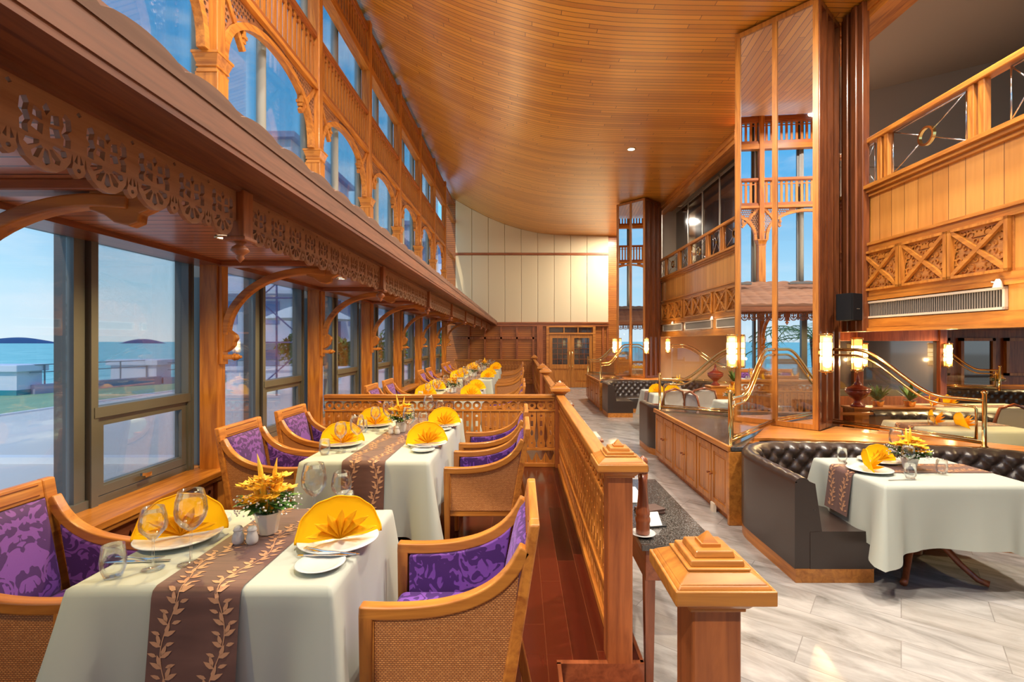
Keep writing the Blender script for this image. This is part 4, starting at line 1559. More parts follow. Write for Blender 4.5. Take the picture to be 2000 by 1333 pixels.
# flowers
def arrangement():
    t = thing('flower_arrangement', 'x', 'flowers', group='yellow flower arrangements on the window tables')
    mb = MB()
    mb.lathe([(.030, 0), (.036, .004), (.052, .085), (.056, .092), (.050, .094), (.045, .06), (.02, .055), (.001, .055)], n=8, smooth=False, ang=PI / 8)
    obj('pot', mb, M_white, t, bevel=.003)
    rnd = random.Random(11)
    lf = MB()
    for k in range(46):
        a = rnd.random() * 2 * PI
        r1 = .06 + rnd.random() * .065
        z1 = .10 + rnd.random() * .05
        L_ = .05 + rnd.random() * .05
        c = Vector((r1 * math.cos(a) * .75, r1 * math.sin(a) * .75, z1))
        d = Vector((math.cos(a), math.sin(a), -.25 + rnd.random() * .6)).normalized()
        s = d.cross(Vector((0, 0, 1))).normalized() * L_ * .25
        u = Vector((0, 0, .008))
        b = [c - d * L_ / 2, c - s + u, c + d * L_ / 2, c + s + u]
        lf.add(b, [(0, 1, 2), (0, 2, 3)])
        lf.add([c, c + s, c + d * .03 + u], [(0, 1, 2)])
    for k in range(14):
        a = rnd.random() * 2 * PI
        lf.tube([(0, 0, .06), (.06 * math.cos(a), .06 * math.sin(a), .13)], .0018, 5)
    f = obj('foliage', lf, M_leaf, t)
    f['kind'] = 'stuff'
    # tall blades
    for k, (dx, dy, h_) in enumerate(((-.03, 0, .33), (.02, .01, .31), (-.005, -.02, .25), (.045, -.01, .26), (-.06, .01, .23), (.03, .03, .24))):
        mb = MB()
        pts = [(dx * .3, dy * .3, .09), (dx * .8, dy, .10 + (h_ - .1) * .45), (dx * 1.1, dy * 1.3, .10 + (h_ - .1) * .75), (dx * 1.5, dy * 1.5, h_)]
        mb.tube(pts, [.005, .011, .009, .0008], 6)
        obj('spear_petal', mb, M_petal if k % 2 == 0 else M_petalo, t)
    for k in range(34):
        a = k * 2.4
        r1 = .03 + .065 * ((k * 7) % 11) / 11
        c = Vector((r1 * math.cos(a), r1 * math.sin(a), .145 + .07 * ((k * 3) % 4) / 4 + (.03 if r1 < .06 else 0)))
        mb = MB()
        for j in range(6):
            b = j * PI / 3 + k
            d = Vector((math.cos(b), math.sin(b), .35)).normalized()
            s = d.cross(Vector((0, 0, 1))).normalized()
            tip = c + d * .042
            m1 = c + d * .024
            mb.add([c, m1 + s * .013, tip, m1 - s * .013 + Vector((0, 0, .003))], [(0, 1, 2), (0, 2, 3)])
        mb.ball(tuple(c + Vector((0, 0, .004))), .006, 6, m=4)
        obj('blossom', mb, M_petalo if k % 3 == 0 else M_petal, t)
    mb = MB()
    for k in range(150):
        a = rnd.random() * 2 * PI
        r1 = .06 + rnd.random() * .07
        z = .10 + rnd.random() * .07
        mb.ball((r1 * math.cos(a), r1 * math.sin(a), z), .0042, 5, m=3)
    g = obj('tiny_white_flowers', mb, M_breath, t)
    g['kind'] = 'stuff'
    return t
fl0 = arrangement()
def shaker():
    t = thing('shaker', 'x', 'shaker', group='white salt and pepper shakers')
    obj('body', MB().lathe([(.001, 0), (.017, 0), (.021, .008), (.023, .02), (.019, .038), (.0155, .048), (.017, .052)], n=20), M_white, t)
    obj('cap', MB().lathe([(.0175, .052), (.018, .056), (.014, .066), (.006, .071), (.001, .072)], n=20), M_white, t)
    return t
sh0 = shaker()


def window_table(i, y0, y1, ys):
    tn = TN[i]
    wx = .86
    cy = (y0 + y1) / 2
    zt = .80 - .05   # z of the cloth top
    zt = .75
    t = thing('dining_table', 'wooden table hidden under the cloth, %s in the window row' % tn, 'table', (TXC, cy, 0), group='tables along the windows')
    obj('tabletop', MB().box(-wx / 2 + .02, wx / 2 - .02, -(y1 - y0) / 2 + .02, (y1 - y0) / 2 - .02, .70, .742), M_tabwood, t)
    mb = MB().box(-.05, .05, -.05, .05, .05, .70)
    obj('pedestal', mb, M_tabwood, t)
    mb = MB().box(-.28, .28, -.04, .04, 0, .05).box(-.04, .04, -.28, .28, 0, .05)
    obj('foot', mb, M_tabwood, t)
    o = obj('tablecloth', drape(TXC, cy, wx, y1 - y0, zt, .47, seed=i + 4), M_cloth, fix=False)
    tag(o, 'pale floor-skimming tablecloth draped over the %s window table' % tn, 'tablecloth', 'pale cloths on the window tables')
    # runner path along y
    pts = []
    for k in range(16):
        f_ = k / 15
        pts.append((TXC, y0 - .045 * (1 - f_) - .012, .285 + (zt - .03 - .285) * f_))
    for k in range(7):
        a = PI / 2 * k / 6
        pts.append((TXC, y0 - .012 + .022 * (1 - math.cos(a)), zt - .03 + .031 * math.sin(a)))
    n_ = 20
    for k in range(1, n_):
        pts.append((TXC, y0 + .012 + (y1 - y0 - .024) * k / n_, zt + .001))
    for k in range(6, -1, -1):
        a = PI / 2 * k / 6
        pts.append((TXC, y1 + .012 - .022 * (1 - math.cos(a)), zt - .03 + .031 * math.sin(a)))
    for k in range(15, -1, -1):
        f_ = k / 15
        pts.append((TXC, y1 + .045 * (1 - f_) + .012, .285 + (zt - .03 - .285) * f_))
    rm = runner((pts, (1, 0, 0)), .285, ((-.078, 0), (.078, 2.2)), None)
    o = obj('table_runner', rm, [M_runner, M_leafthread], fix=False)
    tag(o, 'brown runner with leafy vines along the %s window table' % tn, 'table runner', 'brown leafy runners on the window tables')
    zs_ = zt + .002
    if len(ys) == 1:
        seats = [(-1, ys[0], 'window seat'), (1, ys[0] - .03, 'aisle seat')]
    else:
        seats = [(-1, ys[0], 'near window seat'), (-1, ys[1], 'far window seat'), (1, ys[0], 'near aisle seat'), (1, ys[1], 'far aisle seat')]
    for s, y, nm in seats:
        setting(s, y, zs_, nm, tn)
        chair(TXC - .785 if s < 0 else TXC + .765, y, -s, 'purple velvet armchair with rattan sides at the %s of the %s table' % (nm, tn))
    fy = cy + (.06 if i == 0 else .1)
    place(fl0, 'yellow flower arrangement in white pot on the %s window table' % tn, (TXC, fy, zs_ + .003), .4 * i)
    place(sh0, 'white salt shaker, the left one of the pair on the %s window table' % tn, (TXC - .065, fy - .10, zs_ + .003))
    place(sh0, 'white pepper shaker, the right one of the pair on the %s window table' % tn, (TXC - .010, fy - .10, zs_ + .003))

Z80 = 0
TAB = [(1.575, 2.32, [1.95]), (3.23, 5.05, [3.72, 4.55]), (6.55, 8.3, [6.98, 7.85]), (10.0, 11.7, [10.42, 11.28]), (13.0, 14.7, [13.42, 14.28])]
for i, (a, c, ys) in enumerate(TAB):
    window_table(i, a, c, ys)

# wooden stool edge seen between the first two tables
# ------------------------------------------------------------------ railings
def baluster_board(h):
    w = .108
    o = [(-w / 2 + .012, 0), (w / 2 - .012, 0), (w / 2 - .004, h * .12), (w / 2 - .020, h * .25), (w / 2 - .012, h * .55), (w / 2 - .004, h * .75), (w / 2 - .002, h), (-w / 2 + .002, h), (-w / 2 + .004, h * .75), (-w / 2 + .012, h * .55), (-w / 2 + .020, h * .25), (-w / 2 + .004, h * .12)]
    hl = [circ(0, h * .88, .017, 10), rect(-.016, .016, h * .58, h * .74), circ(0, h * .40, .017, 12, ry=.038), circ(0, h * .12, .012, 8)]
    return fret(o, hl, .024)
me_bal = baluster_board(.44)
def ring_unit():
    w = .108
    o = circ(0, .046, .050, 20)
    m1 = fret(o, [circ(0, .046, .022, 14)], .022)
    return m1
me_ring = ring_unit()
low = fret([(-.054, 0), (.054, 0), (.054, .13), (.010, .03), (-.010, .03), (-.054, .13)], [], .02)

def railing(name, lab, p, length, ang, cat='railing', group=None):
    """local x along the railing, base at z=0"""
    t = thing(name, lab, cat, (p[0], p[1], 0), ang, group)
    L_ = length
    obj('top_rail', MB().box(0, L_, -.05, .05, .845, .89).box(0, L_, -.035, .035, .81, .845), teak_gold('x'), t, bevel=.008)
    obj('middle_rail', MB().box(0, L_, -.022, .022, .685, .705), teak('x'), t)
    obj('lower_rail', MB().box(0, L_, -.024, .024, .205, .235), teak('x'), t)
    obj('bottom_rail', MB().box(0, L_, -.03, .03, .0, .05), teak('x'), t, bevel=.005)
    n = max(1, round(L_ / .112))
    st = L_ / n
    firsts = {}
    for k in range(n):
        x = (k + .5) * st
        for nm, me, z in (('baluster', me_bal, .24), ('ring', me_ring, .708), ('foot_board', low, .05)):
            if nm not in firsts:
                mb = MB().mesh(me, lambda c: (c[0], c[2], c[1]))
                o = obj(nm, mb, teak('z'), t, loc=(x, 0, z))
                firsts[nm] = o
            else:
                o = firsts[nm].copy()
                COL.objects.link(o)
                o.parent = t
                o.location = (x, 0, z)
    return t
RX = .475
railing('railing', 'carved wooden railing across the platform behind the second table', (-2.42, 6.0), 2.42 + RX - .06, 0)
railing('railing', 'carved wooden railing along the aisle between the near posts', (RX, 2.46), 3.48, PI / 2)
railing('railing', 'carved wooden railing along the aisle beside the third table', (RX, 6.07), 3.37, PI / 2)
railing('railing', 'carved wooden railing along the aisle beside the fourth and fifth tables', (RX, 10.9), 6.5, PI / 2)
railing('railing', 'carved wooden railing at the far end of the platform by the back wall', (-2.42, 17.55), 2.42 + RX - .06, 0)

def newel():
    t = thing('newel_post', 'x', 'post', group='capped newel posts of the railing')
    obj('shaft', MB().box(-.06, .06, -.06, .06, MZ + .001, .90), teak_red('z'), t, bevel=.006)
    mb = MB()
    def fr(z0, a, z1, b_):
        mb.hexa([(-a, -a, z0), (a, -a, z0), (a, a, z0), (-a, a, z0), (-b_, -b_, z1), (b_, -b_, z1), (b_, b_, z1), (-b_, b_, z1)])
    fr(.895, .068, .905, .068)
    fr(.905, .072, .925, .088)
    fr(.925, .098, .935, .098)
    fr(.935, .118, .970, .118)
    fr(.970, .112, .978, .104)
    fr(.978, .104, .998, .072)
    fr(.998, .076, 1.004, .076)
    fr(1.004, .066, 1.018, .064)
    fr(1.018, .050, 1.034, .046)
    obj('cap', mb, teak_gold('x'), t, bevel=.004)
    mb = MB()
    fr(1.034, .024, 1.042, .024)
    fr(1.042, .020, 1.066, .002)
    obj('finial', mb, teak('x'), t)
    return t
nw0 = newel()
for k, (y, lab) in enumerate(((1.24, 'large capped newel post in the foreground beside the step'), (2.39, 'capped newel post at the near end of the aisle railing'), (6.0, 'capped newel post where the cross railing meets the aisle railing'),
                              (9.5, 'capped newel post at the far end of the third table railing'), (10.84, 'capped newel post at the start of the fourth table railing'), (17.5, 'capped newel post at the far corner of the platform'))):
    place(nw0, lab, (RX, y, 0))

# small brass-light fitting boxes on floor beside the aisle (seen past the railing)
for k, (x, y) in enumerate(((.80, 6.05), (.80, 9.3))):
    t = thing('side_stand', 'small wooden stand with glass top on the marble beside the %s aisle railing' % ['near', 'third table'][k], 'stand', (x, y, MZ))
    obj('cabinet', MB().box(-.17, .17, -.2, .2, .0, .55).box(-.19, .19, -.22, .22, .53, .56), walnut('z'), t, bevel=.006)
    obj('glass_top', MB().box(-.16, .16, -.18, .18, .56, .59), pbr('pale_glass', (.6, .66, .6), .08, coat=1), t)

# ------------------------------------------------------------------ granite console
t = thing('console_table', 'wooden console table with dark granite top behind the aisle railing', 'table', (.78, 2.95, MZ))
obj('granite_top', MB().box(-.19, .19, -.57, .57, .72, .75), M_granite, t, bevel=.004)
obj('apron', MB().box(-.165, .165, -.54, .54, .56, .72), walnut('y'), t, bevel=.004)
for sx in (-1, 1):
    for sy in (-1, 1):
        obj('leg', MB().hexa([(sx * .14 - .018, sy * .51 - .018, 0), (sx * .14 + .018, sy * .51 - .018, 0), (sx * .14 + .018, sy * .51 + .018, 0), (sx * .14 - .018, sy * .51 + .018, 0),
                              (sx * .14 - .026, sy * .51 - .026, .57), (sx * .14 + .026, sy * .51 - .026, .57), (sx * .14 + .026, sy * .51 + .026, .57), (sx * .14 - .026, sy * .51 + .026, .57)]), walnut('z'), t)
CZ = .552
o = obj('saucer', MB().lathe([(.001, .003), (.035, .003), (.062, .012), (.065, .014), (.06, .015), (.035, .008), (.001, .008)], n=30), M_white, loc=(.625, 2.50, CZ))
tag(o, 'white saucer under the wooden pepper mill on the granite console', 'saucer')
t = thing('pepper_mill', 'tall turned wooden pepper mill standing on a saucer behind the newel post', 'pepper mill', (.625, 2.50, CZ + .009))
obj('body', MB().lathe([(.034, 0), (.036, .01), (.034, .05), (.038, .065), (.038, .08), (.033, .09), (.036, .10), (.036, .115), (.030, .13), (.024, .20), (.022, .26), (.026, .31)], n=24), walnut('z'), t)
obj('head', MB().lathe([(.026, .312), (.030, .325), (.030, .34), (.022, .355), (.026, .37), (.022, .385), (.008, .395), (.001, .40)], n=24), walnut('z'), t)
o = obj('paper_sheet', MB().box(-.075, .075, -.16, .16, 0, .006), M_white, loc=(.70, 3.15, CZ))
tag(o, 'white paper sheet lying on the granite console', 'paper')
for k in range(2):
    o = obj('menu_folder', MB().box(-.075, .075, -.05, .05, 0, .014), pbr('menu_leather', (.07, .035, .025), .4), loc=(.745 + .003 * k, 2.83, CZ + .015 * k), rot=(0, 0, .3 + .1 * k), bevel=.003)
    tag(o, ['brown menu folder, lower of the two stacked on the console', 'brown menu folder, upper of the two stacked on the console'][k], 'menu', 'menu folders on the granite console')
t = thing('card_holder', 'small dark card holder with pale card on the granite console', 'holder', (.72, 2.66, CZ), .2)
obj('base', MB().box(-.05, .05, -.06, .06, 0, .006), M_black, t)
obj('card', MB().hexa([(-.04, -.05, .006), (.03, -.05, .006), (.03, -.04, .006), (-.04, -.04, .006), (-.04, .0, .06), (.03, .0, .06), (.03, .008, .06), (-.04, .008, .06)]), M_white, t)

# ------------------------------------------------------------------ cabinets along the aisle
def cabinet_unit(w):
    t = thing('cabinet', 'x', 'cabinet', group='low teak cabinets along the aisle')
    obj('body', MB().box(0, .2, 0, w, .06, .70).box(.03, .2, 0, w, 0, .06), teak('z'), t)
    for k in range(2):
        y0, y1 = .02 + k * (w / 2 - .005), w / 2 - .005 + k * (w / 2 - .012)
        mb = MB().box(-.018, 0, y0, y0 + .05, .08, .68).box(-.018, 0, y1 - .05, y1, .08, .68).box(-.018, 0, y0 + .05, y1 - .05, .08, .14).box(-.018, 0, y0 + .05, y1 - .05, .62, .68)
        mb.box(-.008, 0, y0 + .05, y1 - .05, .14, .62).box(-.014, 0, y0 + .075, y1 - .075, .17, .59)
        d = obj('door', mb, teak_gold('z'), t, bevel=.003)
        yk = y1 - .025 if k == 0 else y0 + .025
        obj('knob', MB().lathe([(.006, 0), (.006, -.014), (.013, -.02), (.013, -.03), (.001, -.035)], (-.018, yk, .38), 12, axis='x'), walnut('x'), d)
    return t
cb0 = cabinet_unit(.845)
cl = []
for r in range(2):
    for k in range(3):
        lab = 'low teak two-door cabinet, %s of three in the %s run along the aisle' % (['nearest', 'middle', 'farthest'][k], ['near', 'far'][r])
        place(cb0, lab, (1.995, 4.64 + k * .848 + r * 7.6, MZ))
for r in range(2):
    dy = r * 7.6
    q = ['near', 'far'][r]
    mb = MB().prism([(1.975, 4.60 + dy), (2.10, 4.60 + dy), (2.80, 5.62 + dy), (2.66, 6.20 + dy), (2.95, 6.72 + dy), (2.2, 7.22 + dy), (1.975, 7.20 + dy)], .505, .545, 'xy')
    o = obj('granite_counter', mb, M_granite, bevel=.004)
    tag(o, 'dark polished granite top over the %s aisle cabinets' % q, 'countertop')
    mb = MB().box(1.955, 1.99, 4.60 + dy, 7.20 + dy, .50, .552).box(1.965, 2.2, 4.60 + dy, 4.64 + dy, MZ, .50)
    o = obj('counter_edge', mb, teak_gold('y'), bevel=.005)
    tag(o, 'teak edge strip around the granite top of the %s cabinets' % q, 'edge strip')
    # inner filler carcass
    mb = MB().prism([(2.2, 4.98 + dy), (2.45, 5.0 + dy), (2.68, 5.5 + dy), (2.60, 6.2 + dy), (2.8, 6.6 + dy), (2.4, 6.95 + dy), (2.2, 6.95 + dy)], MZ, .50, 'xy')
    o = obj('plinth_carcass', mb, teak('z'))
    tag(o, 'wooden carcass between the %s cabinets and the mirrored column' % q, 'carcass')
# white socket box at cabinet foot
o = obj('floor_socket', MB().box(-.015, .015, -.04, .04, 0, .09), pbr('socket_', (.8, .75, .6), .5), loc=(1.975, 5.0, MZ))
tag(o, 'small cream power socket at the foot of the aisle cabinets', 'socket')

# ------------------------------------------------------------------ leather banquettes
def smooth_path(pts, it=3):
    P_ = [Vector((*p, 0)) for p in pts]
    for _ in range(it):
        q = [P_[0]]
        for a, b_ in zip(P_, P_[1:]):
            q += [a.lerp(b_, .25), a.lerp(b_, .75)]
        q.append(P_[-1])
        P_ = q
    return P_
def resample(P_, step):
    S = [0]
    for a, b_ in zip(P_, P_[1:]):
        S.append(S[-1] + (b_ - a).length)
    n = max(2, int(S[-1] / step))
    out, i = [], 0
    for k in range(n + 1):
        s = S[-1] * k / n
        while i < len(S) - 2 and S[i + 1] < s:
            i += 1
        f = (s - S[i]) / max(1e-9, S[i + 1] - S[i])
        out.append(P_[i].lerp(P_[i + 1], f))
    return out, S[-1]
def normals(P_, flip=1):
    o = []
    for i in range(len(P_)):
        d = (P_[min(i + 1, len(P_) - 1)] - P_[max(0, i - 1)]).normalized()
        o.append(Vector((d.y, -d.x, 0)) * flip)
    return o
def banquette(lab, pts, flip=1, top=.56, st=.018, group='dark leather booth seats'):
    t = thing('banquette', lab, 'booth seat', group=group)
    P_, Lt = resample(smooth_path(pts, 3), st)
    N_ = normals(P_, flip)
    TH = .11
    z0, z1 = .165, top - .045
    nv = 24
    du, dv = .15, .16
    def prof(i, j):
        p, n = P_[i], N_[i]
        s = Lt * i / (len(P_) - 1)
        J = nv
        if j <= J:
            v = j / J
            z = z0 + (z1 - z0) * v
            a = s / du
            b_ = (z - z0) / dv
            q = abs(math.sin(PI * (a + b_) / 1.0) * math.sin(PI * (a - b_) / 1.0)) ** .45
            e_ = min(1, min(s, Lt - s) / .16)
            q = .85 + (q - .85) * e_ * e_
            off = .045 * q + .05 * (1 - v)
            return p + n * off + Vector((0, 0, z))
        k = j - J
        if k <= 8:
            a = PI * k / 8
            pl = .006 * abs(math.sin(PI * s / du))
            return p - n * (TH / 2 - (TH / 2 - .0) * math.cos(a)) + Vector((0, 0, z1 + .045 * math.sin(a) + pl * math.sin(a)))
        return p - n * TH + Vector((0, 0, -.10 if k == 10 else z1 - .01))
    M_ = nv + 10
    mb = MB()
    cols = len(P_)
    mb.cs = True
    vs = [tuple(prof(i, j)) for i in range(cols) for j in range(M_ + 1)]
    w = M_ + 1
    fs = [(i * w + j, (i + 1) * w + j, (i + 1) * w + j + 1, i * w + j + 1) for i in range(cols - 1) for j in range(M_)]
    mb.add(vs, fs)
    mb.cs = False
    for i in (0, cols - 1):
        ring = [tuple(prof(i, j)) for j in range(M_ + 1)]
        q = P_[i]
        ring.append((q.x, q.y, -.10))
        mb.add(ring, [tuple(range(len(ring)))])
    obj('backrest', mb, M_leather, t)
    # buttons
    bt = MB()
    s = 0
    k = 0
    while k * du / 2 < Lt:
        s = k * du / 2
        i = min(cols - 1, int(s / Lt * (cols - 1)))
        for r in range(0, 4):
            if (r + k) % 2 == 0:
                z = z0 + r * dv / 2 * 2 / 2 + .0
                z = z0 + r * dv / 2
                if z < z1 - .02 and z > z0 + .04:
                    v = (z - z0) / (z1 - z0)
                    p = P_[i] + N_[i] * (.05 * (1 - v) + .006)
                    bt.ball((p.x, p.y, z), .007, 6, m=4)
        k += 1
    if bt.v:
        b_ = obj('button_row', bt, M_leather, t)
        b_['kind'] = 'stuff'
    # piping on the outer shoulder
    pp = MB().tube([(P_[i] - N_[i] * (TH - .01)) + Vector((0, 0, z1 + .012)) for i in range(0, cols, 4)], .007, 6)
    obj('piping', pp, M_leather, t)
    # seat
    Q = [p.copy() for p in P_[::3]] + ([P_[-1].copy()] if (cols - 1) % 3 else [])
    Q[0] -= (Q[1] - Q[0]).normalized() * .004
    Q[-1] += (Q[-1] - Q[-2]).normalized() * .004
    NQ = N_[::3] + ([N_[-1]] if (cols - 1) % 3 else [])
    sp_ = [(0.0, -.10), (0, .165), (.10, .172), (.44, .172), (.475, .16), (.485, .14), (.48, .118), (.47, .11), (.47, -.10)]
    mb = MB()
    mb.cs = True
    vs = [tuple(p + n * a + Vector((0, 0, z))) for p, n in zip(Q, NQ) for a, z in sp_]
    w = len(sp_)
    fs = [(i * w + j, (i + 1) * w + j, (i + 1) * w + j + 1, i * w + j + 1) for i in range(len(Q) - 1) for j in range(w - 1)]
    mb.add(vs, fs)
    mb.cs = False
    for i in (0, len(Q) - 1):
        mb.add([tuple(Q[i] + NQ[i] * a + Vector((0, 0, z))) for a, z in sp_], [tuple(range(w))])
    obj('seat', mb, M_leather, t)
    sp2 = [(-TH + .004, MZ), (-TH + .004, -.10), (.46, -.10), (.46, MZ)]
    mb = MB()
    vs = [tuple(p + n * a + Vector((0, 0, z))) for p, n in zip(Q, NQ) for a, z in sp2]
    fs = [(i * 4 + j, (i + 1) * 4 + j, (i + 1) * 4 + (j + 1) % 4, i * 4 + (j + 1) % 4) for i in range(len(Q) - 1) for j in range(4)]
    mb.add(vs, fs)
    for i in (0, len(Q) - 1):
        mb.add([tuple(Q[i] + NQ[i] * a + Vector((0, 0, z))) for a, z in sp2], [(0, 1, 2, 3)])
    obj('plinth', mb, teak_gold('y'), t)
    return t
B1 = [(2.09, 3.52), (2.09, 3.9), (2.09, 4.2), (2.10, 4.38), (2.21, 4.60), (2.42, 4.75), (3.0, 4.72), (3.8, 4.56), (4.3, 4.42), (4.52, 4.25), (4.8, 3.8), (5.2, 3.1)]
banquette('curved tufted leather banquette around the near booth table', B1)
B2 = [(x, y + 7.6) for x, y in B1[:9]] + [(4.7, 11.8)]
banquette('tufted leather banquette at the far side of the second booth, by the far cabinets', B2, st=.03)
B3 = [(2.09, 8.15), (2.09, 7.8), (2.09, 7.55), (2.25, 7.34), (2.55, 7.24), (3.4, 7.2), (4.4, 7.05), (4.9, 7.6), (5.1, 8.8)]
banquette('tufted leather banquette of the second booth just behind the near cabinets', B3, flip=-1, st=.03)
B4 = [(5.0, 6.9), (6.2, 6.75), (6.7, 6.3), (6.9, 5.6)]
banquette('short tufted leather banquette seen beyond the glass partition under the balcony', B4, flip=1, st=.03)
B5 = [(6.6, 10.0), (8.0, 9.6), (10.5, 9.0), (12.5, 8.6)]
banquette('dark leather banquette deep under the balcony at the right edge', B5, flip=1, st=.04, top=.62)

# wood ledges behind banquettes
for k, pl in enumerate(([(1.98, 4.585), (2.30, 5.0), (3.34, 4.93), (4.5, 4.62), (4.95, 4.28), (5.2, 4.5), (4.6, 4.98), (3.6, 5.65), (3.36, 5.49), (2.75, 6.17)],)):
    mb = MB().prism([(2.02, 4.665), (2.32, 5.085), (2.62, 5.11), (3.34, 4.95), (4.42, 4.66), (4.9, 4.2), (5.15, 4.35), (4.6, 4.95), (3.75, 5.80), (3.36, 5.47), (2.78, 6.12)], .50, .535, 'xy')
    o = obj('wood_ledge', mb, teak('x'), bevel=.006)
    tag(o, 'polished wooden ledge behind the near banquette carrying the brass rails', 'ledge')
mb = MB().prism([(2.0, 7.02), (2.9, 6.62), (3.4, 6.85), (5.0, 6.9), (5.0, 6.95), (4.4, 6.87), (2.6, 6.87), (2.02, 7.2)][::-1], .50, .535, 'xy')
o = obj('wood_ledge', mb, teak('x'))
tag(o, 'polished wooden ledge behind the second booth banquette', 'ledge')
mb = MB().prism([(2.02, 12.26), (2.32, 12.68), (2.62, 12.71), (3.34, 12.55), (4.42, 12.26), (4.5, 12.5), (3.75, 13.5), (3.36, 13.17), (2.78, 13.8)], .50, .535, 'xy')
o = obj('wood_ledge', mb, teak('x'))
tag(o, 'polished wooden ledge behind the far banquette', 'ledge')

# ------------------------------------------------------------------ brass rails with glass
def brass_rail(lab, a, b_, z0=.535, zl=.985, zh=1.45, dip=.06):
    t = thing('brass_rail', lab, 'brass rail', (a[0], a[1], 0), group='curved brass and glass partitions')
    dx, dy = b_[0] - a[0], b_[1] - a[1]
    L_ = math.hypot(dx, dy)
    t.rotation_euler = (0, 0, math.atan2(dy, dx))
    def sz(f):
        f = max(0, min(1, (f - .22) / .60))
        return f * f * (3 - 2 * f)
    obj('post', MB().lathe([(.032, z0), (.032, z0 + .012), (.019, z0 + .02), (.019, zl + .06), (.026, zl + .065), (.026, zl + .08), (.012, zl + .095), (.001, zl + .10)], n=14), M_brass, t)
    up = [(L_ * k / 30, 0, zl + (zh - zl) * sz(k / 30)) for k in range(31)]
    obj('upper_rail', MB().tube(up, .019, 10), M_brass, t)
    lo = [(.06, 0, z0 + .07), (.06, 0, zl - .09), (.075, 0, zl - .07)] + [(L_ * k / 30 + .0, 0, zl - .065 + (zh - zl) * sz(k / 30 - .015)) for k in range(3, 31)]
    obj('lower_rail', MB().tube(lo, .013, 8), M_brass, t)
    obj('base_rail', MB().tube([(0.02, 0, z0 + .045), (L_, 0, z0 + .045)], .017, 10).tube([(.06, 0, z0 + .075), (L_, 0, z0 + .075)], .008, 8), M_brass, t)
    poly = [(.065, z0 + .08)] + [(p[0], p[2]) for p in lo[2:]] + [(L_, z0 + .08)]
    obj('glass_pane', MB().prism(poly, -.004, .004), M_crystal, t)
    return t
brass_rail('curved brass rail with glass from the cabinet corner to the near mirrored column', (2.01, 4.68), (3.04, 5.84))
brass_rail('curved brass rail with glass from the far cabinet end to the near mirrored column', (2.04, 7.16), (3.07, 6.50))
brass_rail('curved brass rail with glass behind the near booth sweeping to the right', (4.40, 4.62), (3.72, 5.80))
brass_rail('curved brass rail with glass at the far mirrored column, nearer side', (2.01, 4.68 + CDY), (3.04, 5.84 + CDY))
brass_rail('curved brass rail with glass at the far mirrored column, back side', (2.04, 7.16 + CDY), (3.07, 6.50 + CDY))
brass_rail('curved brass rail with glass deep under the balcony at the right', (8.95, 9.1), (8.05, 9.8), z0=.62, zl=1.0, zh=1.45)
brass_rail('curved brass rail with glass beyond the second booth', (5.0, 11.0), (3.9, 12.6), zl=1.0)

# ------------------------------------------------------------------ booth tables
def booth_table(cx, cy, wx, wy, lab, seed, drop=.42):
    t = thing('booth_table', 'wooden pedestal table under the cloth ' + lab, 'table', (cx, cy, MZ))
    obj('tabletop', MB().box(-wx / 2 + .02, wx / 2 - .02, -wy / 2 + .02, wy / 2 - .02, .71, .745), M_tabwood, t)
    obj('pedestal', MB().lathe([(.05, .12), (.06, .2), (.035, .3), (.05, .5), (.06, .71)], n=16), M_tabwood, t)
    for k in range(4):
        a = k * PI / 2 + .75
        pts = [(.03 * math.cos(a), .03 * math.sin(a), .30), (.14 * math.cos(a), .14 * math.sin(a), .26), (.26 * math.cos(a), .26 * math.sin(a), .12), (.36 * math.cos(a), .36 * math.sin(a), .035), (.42 * math.cos(a), .42 * math.sin(a), .025)]
        obj('leg', MB().tube(pts, [.03, .028, .022, .022, .024], 8), walnut('z'), t)
    o = obj('tablecloth', drape(cx, cy, wx, wy, MZ + .755, drop, seed=seed, corner=.14, cdrop=.10), M_cloth, fix=False)
    tag(o, 'pale tablecloth draped over the booth table ' + lab, 'tablecloth', 'pale cloths on the booth tables')
BT = MZ + .757
BZ = .557
cx, cy, wx, wy = 3.03, 3.75, 1.06, .82
booth_table(cx, cy, wx, wy, 'inside the near leather banquette', 21)
# runner across x
def run_x(cx, cy, wx, zt, drop, lab, w=.27):
    pts = []
    x0, x1 = cx - wx / 2, cx + wx / 2
    for k in range(12):
        f_ = k / 11
        pts.append((x0 - .04 * (1 - f_) - .012, cy, zt - .03 - drop * (1 - f_)))
    for k in range(7):
        a = PI / 2 * k / 6
        pts.append((x0 - .012 + .022 * (1 - math.cos(a)), cy, zt - .03 + .031 * math.sin(a)))
    for k in range(1, 16):
        pts.append((x0 + .012 + (x1 - x0 - .024) * k / 16, cy, zt + .001))
    for k in range(6, -1, -1):
        a = PI / 2 * k / 6
        pts.append((x1 + .012 - .022 * (1 - math.cos(a)), cy, zt - .03 + .031 * math.sin(a)))
    for k in range(11, -1, -1):
        f_ = k / 11
        pts.append((x1 + .04 * (1 - f_) + .012, cy, zt - .03 - drop * (1 - f_)))
    rm = runner((pts, (0, -1, 0)), w, ((-.075, 0), (.075, 2.0)), None)
    o = obj('table_runner', rm, [M_runner, M_leafthread], fix=False)
    tag(o, lab, 'table runner', 'brown leafy runners on the booth tables')
run_x(cx, cy + .04, wx, MZ + .755, .30, 'brown leafy runner across the near booth table')
bz = BZ + .001
place(fl0, 'yellow lily arrangement in white pot on the near booth table', (3.0, 3.76, bz + .003), 1.0, 'yellow flower arrangements on the booth tables').scale = (1.2, 1.2, 1.0)
place(plate0, 'white dinner plate at the aisle end of the near booth table', (2.65, 3.70, bz))
